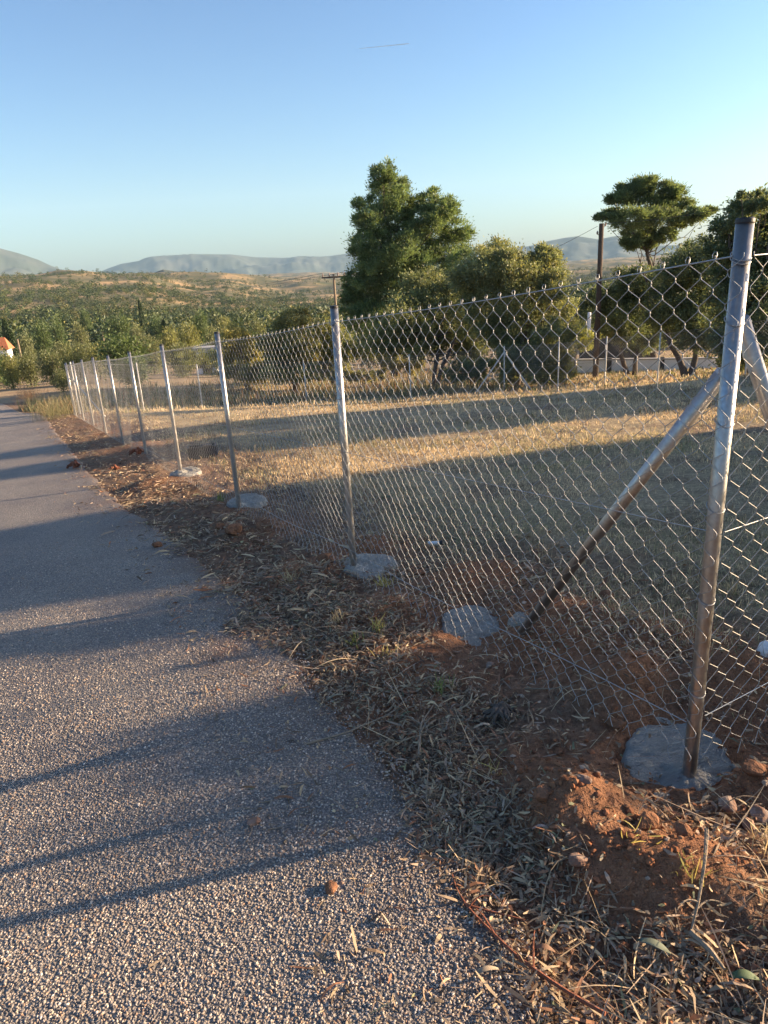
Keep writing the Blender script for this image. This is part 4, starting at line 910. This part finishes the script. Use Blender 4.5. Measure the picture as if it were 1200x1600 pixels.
# short broad chips of bark and leaf
n = 60000; x, y = scatter_polar(n, .75, 8, -30, 42, 1.1); L_ = lat(x, y); S_ = latf(x, y); k = (L_ < .05) & (S_ < .6) & (Rl.random(n) < np.clip(1 - redmask(x, y) * .9, .1, 1) * (.25 + sstep(.4, .6, fbm(x * 3, y * 3, 3, 44)))); x, y = x[k], y[k]; n = len(x)
V, f, c = strips(x, y, Hd(x, y) + CZ + .004 + .008 * Rl.random(n), Rl.uniform(.010, .036, n), Rl.uniform(.004, .012, n), Rl.normal(.02, .25, n), Rl.uniform(0, 6.28, n), Rl.normal(0, .3, n), pick(n, [3, 4, 4, 4, 3, 4, .7, 1]), nseg=2); mb.add(V, f, c)
# long straws and stalks
n = 9000; x, y = scatter_polar(n, .75, 12, -30, 42, 1.0); L_ = lat(x, y); S_ = latf(x, y); k = (L_ < .03) & (S_ < 2.2) & (Rl.random(n) < np.clip(1 - redmask(x, y), .05, 1) * .55); x, y = x[k], y[k]; n = len(x)
V, f, c = strips(x, y, Hd(x, y) + CZ + .006, Rl.uniform(.08, .28, n), Rl.uniform(.0015, .0035, n), Rl.normal(.08, .16, n), Rl.uniform(0, 6.28, n), Rl.normal(0, .22, n), pick(n, [4, 3, 2, 1, 2, 1, 1, 4]), nseg=6); mb.add(V, f, c)
tag(mb.build('dry_litter', MT['litter']), 'dry cut leaves, chips and straw strewn over the verge', 'litter', kind='stuff')
# stubble and short dry grass of the plot
mb = MB()
for n, r0, r1, p, hs, ws in ((170000, 1.6, 9, 1.1, (.015, .055), (.0018, .0045)), (190000, 7, 26, .9, (.02, .075), (.004, .012)), (50000, 22, 46, 1.0, (.06, .22), (.012, .035))):
    x, y = scatter_polar(n, r0, r1, -30, 44, p); S_ = latf(x, y); dn = fbm(x * 1.2, y * 1.2, 4, 71)
    pr = sstep(.15, 1.1, S_) * (.12 + 1.0 * sstep(.40, .60, dn)) * np.clip(1 - redmask(x, y) * 1.3, 0, 1)
    k = (Rl.random(n) < pr) & (lat(x, y) < -.3); x, y = x[k], y[k]; n = len(x)
    g_ = fbm(x * .5 + 9, y * .5, 3, 72); grn = (g_ > .53)
    col = np.where(grn[:, None] & (Rl.random(n) < .5)[:, None], np.array([.34, .33, .18]), np.array([.72, .57, .36])) * Rl.uniform(.6, 1.25, (n, 1))
    V, f, c = strips(x, y, Hd(x, y) + CZ, hs[0] + (hs[1] - hs[0]) * Rl.random(n) ** 1.6, Rl.uniform(*ws, n), Rl.uniform(.15, 1.45, n), Rl.uniform(0, 6.28, n), Rl.normal(0, .3, n), col, lift=-.002, nseg=2); mb.add(V, f, c)
n = 60000; x, y = scatter_polar(n, 2.2, 22, -28, 42, .8); S_ = latf(x, y); k = (S_ > .5) & (fbm(x * .9 + 40, y * 1.3, 4, 88) > .56) & (lat(x, y) < -.5); x, y = x[k], y[k]; n = len(x); rr_ = np.hypot(x, y)
V, f, c = strips(x, y, Hd(x, y) + CZ, (.03 + .09 * Rl.random(n) ** 2) * np.clip(rr_ / 8, .5, 1.3), Rl.uniform(.003, .009, n) * np.clip(rr_ / 8, .5, 1.6), Rl.uniform(.2, 1.4, n), Rl.uniform(0, 6.28, n), Rl.normal(0, .4, n), np.array([[.20, .15, .09], [.27, .17, .09], [.17, .18, .09]])[Rl.choice(3, n)] * Rl.uniform(.6, 1.3, (n, 1)), lift=-.002, nseg=2); mb.add(V, f, c)
tag(mb.build('dry_grass', MT['drygrass']), 'short dry mown grass covering the fenced plot', 'grass', kind='stuff')
# taller rough growth along the back fence and beyond, and by the lane bend
mb = MB()
for n, r0, r1, a0, a1, hs, ws, fn in ((42000, 23, 48, -28, 40, (.12, .55), (.02, .05), lambda x, y: (latf(x, y) > 1) & (np.hypot(x, y) > 27.5 - 5 * sstep(0, 12, x) + 3 * (fbm(x * .4, y * .4, 3, 6) - .5))),
                                      (14000, 22, 40, -34, -20, (.15, .75), (.012, .03), lambda x, y: (lat(x, y) < -.15) & (latf(x, y) < .6) & ((x - FA[0]) * FD[0] + (y - FA[1]) * FD[1] > 23.0))):
    x, y = scatter_polar(n, r0, r1, a0, a1, 1.0); k = fn(x, y) & (fbm(x * .8, y * .8, 3, 73) > .40); x, y = x[k], y[k]; n = len(x)
    cc = np.array([[.42, .31, .18], [.30, .26, .13], [.16, .18, .08], [.34, .20, .11]])[np.clip((fbm(x * .6, y * .6, 3, 74) * 6 + Rl.normal(0, .6, n) - 1).astype(int), 0, 3)] * Rl.uniform(.6, 1.2, (n, 1))
    V, f, c = strips(x, y, H0(x, y) + CZ, (hs[0] + (hs[1] - hs[0]) * Rl.random(n) ** 1.6) * np.where((x > 5) & (y > 20), .38, 1), Rl.uniform(*ws, n), Rl.uniform(.7, 1.5, n), Rl.uniform(0, 6.28, n), Rl.normal(0, .25, n), cc, lift=-.01, nseg=2); mb.add(V, f, c)
tag(mb.build('rough_grass', MT['drygrass']), 'tall rough dry grass and weeds along the far side of the plot and by the lane bend', 'grass', kind='stuff')
# crumbs of red earth and grit
def rocks(x, y, z, s, R_, flat=.7):
    base = np.array([[0, 0, 1], [.9, 0, .4], [.28, .86, .4], [-.73, .53, .4], [-.73, -.53, .4], [.28, -.86, .4], [.73, .53, -.4], [-.28, .86, -.4], [-.9, 0, -.4], [-.28, -.86, -.4], [.73, -.53, -.4], [0, 0, -1]])
    tri = np.array([[0, 1, 2], [0, 2, 3], [0, 3, 4], [0, 4, 5], [0, 5, 1], [1, 6, 2], [2, 7, 3], [3, 8, 4], [4, 9, 5], [5, 10, 1], [6, 7, 2], [7, 8, 3], [8, 9, 4], [9, 10, 5], [10, 6, 1], [11, 7, 6], [11, 8, 7], [11, 9, 8], [11, 10, 9], [11, 6, 10]])
    n = len(x); V = base[None] * R_.uniform(.65, 1.3, (n, 12, 1)); sc = R_.uniform(.6, 1.2, (n, 1, 3)) * [1, 1, flat]; a = R_.uniform(0, 6.28, n)
    V = V * sc * s[:, None, None]; ca, sa = np.cos(a)[:, None], np.sin(a)[:, None]; X = V[..., 0] * ca - V[..., 1] * sa; Y = V[..., 0] * sa + V[..., 1] * ca
    return np.stack([X + x[:, None], Y + y[:, None], V[..., 2] + (z + s * .25)[:, None]], -1).reshape(-1, 3), (tri[None] + (np.arange(n) * 12)[:, None, None]).reshape(-1, 3)
n = 60000; x, y = scatter_polar(n, .9, 9, -25, 42, 1.0); k = (lat(x, y) < -.02) & (Rl.random(n) < .06 + .9 * redmask(x, y)) & (latf(x, y) < 1.6); x, y = x[k], y[k]; n = len(x)
x2 = []; y2 = []
V, f = rocks(x, y, Hd(x, y) + CZ, .0015 + .0125 * Rl.random(n) ** 5, Rl)
m, t, b = mat('earth_crumbs', .95, spec=.1); t.links.new(mix(t, colattr(t), (.5, .5, .5), 0.0), b.inputs['Base Color']); MT['crumb'] = m
cc = np.array([[.26, .11, .055], [.30, .15, .08], [.20, .09, .05], [.33, .26, .2]])[Rl.choice(4, n, p=[.4, .3, .24, .06])] * Rl.uniform(.7, 1.2, (n, 1))
tag(mesh('earth_crumbs', V, f, MT['crumb'], col=np.repeat(cc, 12, axis=0)), 'crumbs of dug red earth around the footings and along the verge', 'soil', kind='stuff')
# loose chippings on the lane surface
n = 5000; x, y = scatter_polar(n, .9, 10, -45, 25, 1.0); L_ = lat(x, y); k = (L_ > 0) & (Rl.random(n) < .15 + .8 * np.exp(-L_ / .35)); x, y = x[k], y[k]; n = len(x)
V, f = rocks(x, y, H0(x, y) + .016 + .02 * np.hypot(x, y) / 40 + CZ, .0015 + .004 * Rl.random(n) ** 2, Rl); cc = np.array([[.26, .15, .1], [.34, .29, .25], [.16, .1, .07]])[Rl.choice(3, n)] * Rl.uniform(.7, 1.2, (n, 1))
tag(mesh('loose_grit', V, f, MT['crumb'], col=np.repeat(cc, 12, axis=0)), 'loose grit lying on the lane surface', 'gravel', kind='stuff')

# exposed aggregate of the worn lane, near the viewer: real chippings bedded in the surface
mbA = MB()
for n, r0, r1, p, a0, sz in ((95000, .8, 3.0, 1.3, -52, (.0022, .0048)), (70000, 2.8, 6.5, 1.2, -40, (.003, .0055))):
    x, y = scatter_polar(n, r0, r1, a0, 26, p); L_ = lat(x, y); k = (L_ > -.02) & (L_ < 3.5) & (Rl.random(n) < np.clip(1.15 - (np.hypot(x, y) - 1) * (.12 if r0 < 2 else .16), 0, 1) * np.clip(.4 + L_ * 2, 0, 1)); x, y = x[k], y[k]; n = len(x)
    zz = H0(x, y) + .014 + .02 * np.hypot(x, y) / 40 + (fbm(x * 1.3, y * 1.3, 2, 8) - .5) * .02 + CZ
    s_ = sz[0] + (sz[1] - sz[0]) * Rl.random(n) ** 1.5
    V, f = rocks(x, y, zz - s_ * .15, s_, Rl, .75); cc = np.array([[.30, .26, .23], [.46, .38, .30], [.19, .17, .155], [.58, .50, .42], [.42, .28, .19]])[Rl.choice(5, n, p=[.33, .24, .24, .11, .08])] * Rl.uniform(.75, 1.2, (n, 1))
    mbA.add(V, f, np.repeat(cc, 12, axis=0))
tag(mbA.build('aggregate_chippings', MT['crumb']), 'coarse pale chippings bedded in the worn surface of the lane', 'gravel', kind='stuff')

# single stones and clods
def stone(px, py, wpx, label, material='stone', name='stone', cat='stone', squash=.7, seed=0, elong=1.0, sink=.25):
    p = gp(px, py); d = ray(px, py); dist = p[0] / d[0] if abs(d[0]) > 1e-3 else p[1] / d[1]; s = wpx / FPX * dist / 2 * .8; R_ = np.random.default_rng(seed + px)
    u = np.linspace(0, np.pi, 13); v = np.linspace(0, 2 * np.pi, 19)[:-1]; U, Vv = np.meshgrid(u, v, indexing='ij'); D = np.stack([np.sin(U) * np.cos(Vv), np.sin(U) * np.sin(Vv), np.cos(U)], -1)
    r = np.ones(U.shape)
    for _ in range(16):                                            # cut flat facets
        nrm = unit(1, R_)[0]; h = R_.uniform(.62, .9); dt = D @ nrm; r = np.where(dt * r > h, h / np.maximum(dt, 1e-3), r)
    r *= 1 + .05 * (fbm(D[..., 0] * 4 + seed, D[..., 1] * 4 + D[..., 2] * 3, 3, seed) - .5)
    P = D * r[..., None] * np.array([elong, 1, squash]) * s * 1.15; a = R_.uniform(0, 3.1); P = P @ rotz(a).T
    z = max(float(Hd(np.array([p[0]]), np.array([p[1]]))[0]), roadz(*p) - CZ if lat(np.array([p[0]]), np.array([p[1]]))[0] > 0 else -99) + CZ
    c = np.array([p[0], p[1], z + s * squash * (.9 - sink)]); idx = np.arange(P[..., 0].size).reshape(U.shape); nx = np.roll(idx, -1, 1); q = np.stack([idx[:-1], idx[1:], nx[1:], nx[:-1]], -1).reshape(-1, 4)
    o = mesh(name, P.reshape(-1, 3) + c, q, MT[material], None, smooth=False, loc=tuple(c)); return tag(o, label, cat)
for a in [(398, 1294, 22, 'small pale stone lying alone in the middle of the shaded lane', 'stone'), (519, 1398, 26, 'reddish stone on the lane nearest the bottom of the picture', 'clod'),
          (247, 857, 17, 'orange-brown clod on the lane beside the third post', 'clod'), (448, 1238, 13, 'faint small stone on the lane right of the pale one', 'stone'),
          (1008, 1312, 44, 'large brown wedge-shaped stone on the face of the red mound', 'clod'), (911, 1274, 22, 'rounded grey-white pebble high on the red mound', 'stone'),
          (848, 1282, 34, 'upright brown clod on the left flank of the red mound', 'clod'), (903, 1372, 30, 'smooth flat brown stone at the foot of the red mound', 'stone'),
          (1136, 1270, 34, 'pale angular stone on the rim below the corner footing', 'stone'), (1185, 1282, 34, 'broad tan stone at the right edge below the corner footing', 'stone'),
          (1168, 1300, 26, 'grey stone just under the broad tan one', 'stone'), (873, 1177, 16, 'round brown pebble left of the corner footing', 'clod'),
          (932, 1248, 12, 'tiny white pebble on the sunlit crest of the red mound', 'stone'), (960, 1140, 30, 'red clod on the left rim of the corner footing', 'clod'),
          (1175, 1225, 42, 'rough red clod on the right rim of the corner footing', 'clod'), (1065, 1335, 30, 'reddish clod on the lower right of the mound', 'clod'),
          (995, 1332, 11, 'small white chip under the wedge-shaped stone', 'stone'), (745, 1298, 16, 'small pinkish stone among the cut leaves at the lane edge', 'stone'),
          (948, 940, 26, 'dark red clod beyond the mesh left of the corner post', 'clod'), (655, 905, 22, 'red clod behind the mesh between the two nearest footings', 'clod'),
          (368, 848, 34, 'large red-brown clod on the verge before the third footing', 'clod'), (512, 890, 34, 'dark clod beside the second post footing', 'clod'),
          (420, 940, 18, 'small reddish clod at the edge of the lane', 'clod'), (345, 835, 20, 'tiny brown clod left of the large red-brown one', 'clod'), (765, 1045, 14, 'buff pebble below the strut footing', 'stone')]:
    stone(*a, name='clod' if a[4] == 'clod' else 'stone', cat='clod' if a[4] == 'clod' else 'stone', elong=1.25, seed=a[0] % 17)
# root stumps and bark pieces
def rootpiece(px, py, size_px, label, seed, material='root', arms=9, name='root_stump'):
    p = gp(px, py); d = ray(px, py); dist = p[1] / d[1]; s = size_px / FPX * dist; R_ = np.random.default_rng(seed); z = HZ(*p); mb = MB()
    for k in range(arms):
        a = R_.uniform(0, 6.28); e = np.array([p[0] + math.cos(a) * s * .5, p[1] + math.sin(a) * s * .5, z + R_.uniform(-.02, .35) * s]); P = limb_path((p[0], p[1], z + s * .35), e, R_, 7, .12, -.3)
        V, f = tube_batch(P[None], (s * .09 * np.linspace(1.2, .25, 7))[None], 6, caps=True); mb.add(V, f)
    V, f = tube_batch(np.array([[[p[0], p[1], z - .01], [p[0] + .1 * s, p[1], z + s * .25], [p[0] + .05 * s, p[1] + .05 * s, z + s * .55]]]), np.array([[s * .16, s * .15, s * .07]]), 8, caps=True); mb.add(V, f)
    return tag(mb.build(name, MT[material], loc=(p[0], p[1], z)), label, 'root')
rootpiece(782, 1120, 55, 'dark tufted root stump on the verge between lane and corner footing', 5, 'bark', 14)
rootpiece(118, 732, 26, 'orange root chunk lying on the lane edge far down the verge', 6)
rootpiece(216, 714, 26, 'reddish bark chunk on the verge before the sixth post', 7)
rootpiece(180, 735, 18, 'small red root bit right of the orange root chunk', 8)
# sticks and branches
def stick(pts, r, label, material='palestick', lift=.012, forks=(), name='stick', rise=None):
    P = []
    for i, (px, py) in enumerate(pts):
        p = gp(px, py); P.append([p[0], p[1], max(HZ(*p), roadz(*p)) + lift + (rise[i] if rise else 0)])
    P = np.array(P); u = np.linspace(0, len(P) - 1, 30); Q = np.stack([np.interp(u, np.arange(len(P)), P[:, k]) for k in range(3)], -1)
    for _ in range(3): Q[1:-1] = (Q[:-2] + 2 * Q[1:-1] + Q[2:]) / 4
    mb = MB(); V, f = tube_batch(Q[None], (r * np.linspace(1.1, .45, 30))[None], 6, caps=True); mb.add(V, f)
    for i0, (dx, dy, dz) in forks:
        b = Q[i0]; P3 = b + np.outer(np.linspace(0, 1, 6), [dx, dy, dz]) + np.outer(np.sin(np.linspace(0, 1, 6) * 3.1), [.0, .01, .008]); V, f = tube_batch(P3[None], (r * np.linspace(.6, .2, 6))[None], 5); mb.add(V, f)
    return tag(mb.build(name, MT[material], loc=tuple(P[0])), label, 'stick')
stick([(945, 1598), (880, 1560), (810, 1510), (770, 1470), (735, 1435), (715, 1405), (707, 1378)], .0045, 'long thin reddish twig curving up from the bottom edge', 'root', forks=((8, (.02, .08, .02)), (14, (-.05, .07, .02)), (20, (.06, .02, .01))))
stick([(725, 1425), (760, 1435), (820, 1450)], .0035, 'short straight brown stick crossing the long curved twig', 'root')
stick([(1096, 1368), (1095, 1400), (1088, 1440), (1078, 1470)], .005, 'pale bare twig standing up out of the litter at lower right', rise=[.05, .05, .03, .0], forks=((20, (-.06, -.02, 0)), (22, (.07, .01, .0))))
stick([(1078, 1470), (1110, 1500), (1130, 1528)], .008, 'stubby split stick below the pale bare twig', 'palestick')
stick([(670, 1205), (666, 1260), (672, 1298)], .002, 'single long straw lying across the lane edge', 'palestick')
stick([(480, 1172), (540, 1155), (610, 1125), (640, 1100)], .004, 'pale forked stalk at the ragged edge of the lane', forks=((14, (.03, .06, .02)), (22, (-.03, .07, .02))))
stick([(655, 1190), (658, 1140), (680, 1110)], .005, 'pale forked branch lying in the cut leaves left of the root stump', forks=((14, (-.09, .05, .01)), (10, (.06, .07, .02))))
stick([(820, 1085), (860, 1088), (900, 1090)], .003, 'thin straight stick under the mesh', 'palestick')
stick([(388, 1325), (398, 1300)], .0016, 'short straw touching the pale stone on the lane', 'palestick')
stick([(235, 1522), (262, 1508)], .004, 'short pale straw piece on the sunlit lane', 'palestick')
for i, (px, py, dx, dy, w, lab, cl) in enumerate([(850, 1500, 60, 18, .02, 'curled brown dry leaf among the litter near the bottom edge', (.22, .12, .07)), (760, 1535, 50, -10, .018, 'pale flat chip leaf at the edge of the lane near the bottom', (.33, .26, .18)),
        (1020, 1495, 40, 26, .03, 'grey-green lobed leaf lying in the litter', (.17, .19, .13)), (845, 1322, 40, 4, .012, 'pale bark splinter on the left foot of the red mound', (.46, .33, .27)), (1160, 1545, 60, 10, .035, 'broad dark green leaf at the lower right', (.07, .11, .05)), (525, 1100, 40, -18, .012, 'greyish leaf at the ragged lane edge', (.3, .28, .2))]):
    p = gp(px, py); n_ = 1; m, t, b = mat('leaf_colour', .7); b.inputs['Base Color'].default_value = (*cl, 1)
    u = np.linspace(0, 1, 9); wv = w * .6 * np.sin(u * np.pi) ** .7 + .001; ang = math.atan2(-dy, dx); L = .05 + .012 * (i % 3); z = max(HZ(*p), roadz(*p)) + .012
    Q = np.stack([p[0] + math.cos(ang) * (u - .5) * L, p[1] + math.sin(ang) * (u - .5) * L, z + .012 * np.sin(u * 3.1)], -1); sd_ = np.array([-math.sin(ang), math.cos(ang), 0])
    V = np.concatenate([Q - sd_ * wv[:, None] / 2 + [0, 0, .006], Q, Q + sd_ * wv[:, None] / 2 + [0, 0, .006]]); f = [[k + 9 * j, k + 1 + 9 * j, k + 10 + 9 * j, k + 9 + 9 * j] for j in (0, 1) for k in range(8)]
    o = mesh('dry_leaf', V, np.array(f), m, None, smooth=True, loc=(p[0], p[1], z)); so = o.modifiers.new('thickness', 'SOLIDIFY'); so.thickness = .0006; tag(o, lab, 'leaf')
# grass tufts with green-yellow blades
def tuft(px, py, h, n, label, col, seed, spread=.05):
    global Rl
    p = gp(px, py); keep = Rl; Rl = np.random.default_rng(seed); x = p[0] + Rl.normal(0, spread * .4, n); y = p[1] + Rl.normal(0, spread * .4, n)
    c = np.array(col) * Rl.uniform(.7, 1.3, (n, 1)); V, f, c = strips(x, y, np.full(n, HZ(*p)), h * Rl.uniform(.5, 1.1, n), Rl.uniform(.0025, .005, n), Rl.uniform(.5, 1.45, n), Rl.uniform(0, 6.28, n), Rl.normal(0, .25, n), c, lift=-.004, nseg=4); Rl = keep
    tag(mesh('weed_clump' if h > .5 else 'grass_tuft', V, f, MT['drygrass'], None, col=c, loc=(p[0], p[1], HZ(*p))), label, 'grass tuft')
Y_, G_, S2 = (.52, .44, .14), (.22, .27, .08), (.48, .38, .22)
for i, a in enumerate([(595, 1000, .10, 26, 'yellow-green grass tuft left of the strut footing', Y_), (560, 1015, .09, 18, 'thin green tuft left of the yellow-green one', G_), (605, 1035, .06, 16, 'low yellow tuft below the yellow-green one', Y_),
        (690, 1085, .07, 30, 'small bright green tuft on the bare soil left of the root stump', G_), (770, 1205, .08, 14, 'two-bladed yellow sprig in the litter below the root stump', Y_), (740, 1200, .07, 12, 'thin reddish-yellow sprig left of the two-bladed one', S2),
        (600, 920, .07, 40, 'pale yellow tuft at the right side of the second footing', Y_), (850, 880, .14, 14, 'tall dry stalks behind the strut', S2), (1075, 1395, .07, 18, 'yellowish tuft at the foot of the red mound on the right', Y_), (1000, 1350, .05, 12, 'few yellow blades near the wedge-shaped stone', Y_),
        (455, 920, .10, 30, 'greyish grass tuft on the verge left of the second footing', S2), (530, 985, .08, 22, 'dry tuft on the verge near the ragged lane edge', S2), (935, 870, .10, 26, 'straw tuft under the strut beyond the mesh', S2), (1140, 930, .10, 26, 'straw tuft behind the corner post on the right', S2),
        (345, 790, .12, 40, 'green-grey tuft before the third footing', G_), (1190, 1330, .08, 26, 'grass tuft at the right edge below the tan stone', S2)]): tuft(*a, seed=300 + i)
# agave-like weed clump by the far lane bend
for i, (px, py, lab) in enumerate([(50, 630, 'tall rusty-brown grass clump nearest the lane edge at the bend'), (100, 645, 'tall olive-brown grass clump touching the far fence corner'), (62, 640, 'green spiky weed clump at the lane bend'), (85, 655, 'larger green-brown weed clump against the far fence corner'), (45, 622, 'rusty dry weed clump farthest along the lane')]):
    tuft(px, py, .85, 420, lab, ((.40, .24, .13), (.30, .25, .13), (.2, .24, .1), (.26, .24, .12), (.36, .2, .1))[i], 400 + i, spread=.75)
# black block, pipe, crumpled white thing
p = gp(318, 716); z = HZ(*p); o = empty('hollow_block', (p[0], p[1], z), 'blackened hollow building block lying in the sunlit dry grass', 'block'); o['_o'] = tuple(o.location); Rm = rotz(.25)
def bb(c, s): V, f = box((0, 0, 0), s); return (V + np.array(c)) @ Rm.T + [p[0], p[1], z], f
mb = MB()
for c, s in [((0, -.08, .09), (.40, .03, .17)), ((0, .08, .09), (.40, .03, .17)), ((-.19, 0, .09), (.028, .128, .17)), ((.19, 0, .09), (.028, .128, .17)), ((0, 0, .09), (.03, .128, .168)), ((0, 0, .012), (.35, .128, .02))]: V, f = bb(c, s); mb.add(V, f)
mb.build('shell', MT['dark'], o)
mb = MB(); V, f = bb((.08, 0, .176), (.12, .14, .012)); mb.add(V, f); mb.build('lip', MT['dark'], o)
def pipe(px, py, L, r, ang, label):
    p = gp(px, py); z = HZ(*p) + r + .005; o = empty('pipe_offcut', (p[0], p[1], z), label, 'pipe'); o['_o'] = tuple(o.location); d = np.array([math.cos(ang), math.sin(ang), .05]) * L / 2; c = np.array([p[0], p[1], z])
    V, f = tube_batch(np.array([[c - d, c, c + d * .6]]), r, 14, caps=True); mesh('tube', V, f, MT['plasticwhite'], o, smooth=False)
    V, f = tube_batch(np.array([[c + d * .6, c + d * .8, c + d]]), r * 1.12, 14, caps=True); mesh('collar', V, f, MT['blackplastic'], o, smooth=False)
pipe(680, 853, .10, .016, -.1, 'short white pipe offcut with a black end in the shaded grass')
p = gp(1197, 1070); z = HZ(*p) + .035; R_ = np.random.default_rng(4); u = np.linspace(0, np.pi, 17); v = np.linspace(0, 2 * np.pi, 25)[:-1]; U, Vv = np.meshgrid(u, v, indexing='ij'); D = np.stack([np.sin(U) * np.cos(Vv), np.sin(U) * np.sin(Vv), np.cos(U)], -1)
rr = .75 + .5 * fbm(D[..., 0] * 3 + 5, D[..., 1] * 3 + D[..., 2] * 2, 4, 3); P = D * rr[..., None] * np.array([.05, .035, .045]) + [p[0], p[1], z]; idx = np.arange(U.size).reshape(U.shape); nx = np.roll(idx, -1, 1)
tag(mesh('crumpled_bag', P.reshape(-1, 3), np.stack([idx[:-1], idx[1:], nx[1:], nx[:-1]], -1).reshape(-1, 4), MT['plasticwhite'], None, loc=(p[0], p[1], z)), 'crumpled white plastic scrap on the soil at the right edge', 'plastic scrap')

# ------------------------------------------------------------------ haze
V, f = box((0, 0, 0), (22000, 22000, 1400)); hz = mesh('haze', V + [0, 0, 700 - 330], f, None, mats=[]); 
m = bpy.data.materials.new('haze'); m.use_nodes = True; t = m.node_tree; t.nodes.remove(t.nodes['Principled BSDF']); v = t.nodes.new('ShaderNodeVolumePrincipled')
v.inputs['Color'].default_value = (.48, .74, 1, 1); v.inputs['Density'].default_value = 7.0e-5; v.inputs['Anisotropy'].default_value = 0.0; t.links.new(v.outputs[0], t.nodes['Material Output'].inputs['Volume'])
hz.data.materials.clear(); hz.data.materials.append(m); tag(hz, kind='stuff')
for o in scene.objects:
    if '_o' in o: del o['_o']
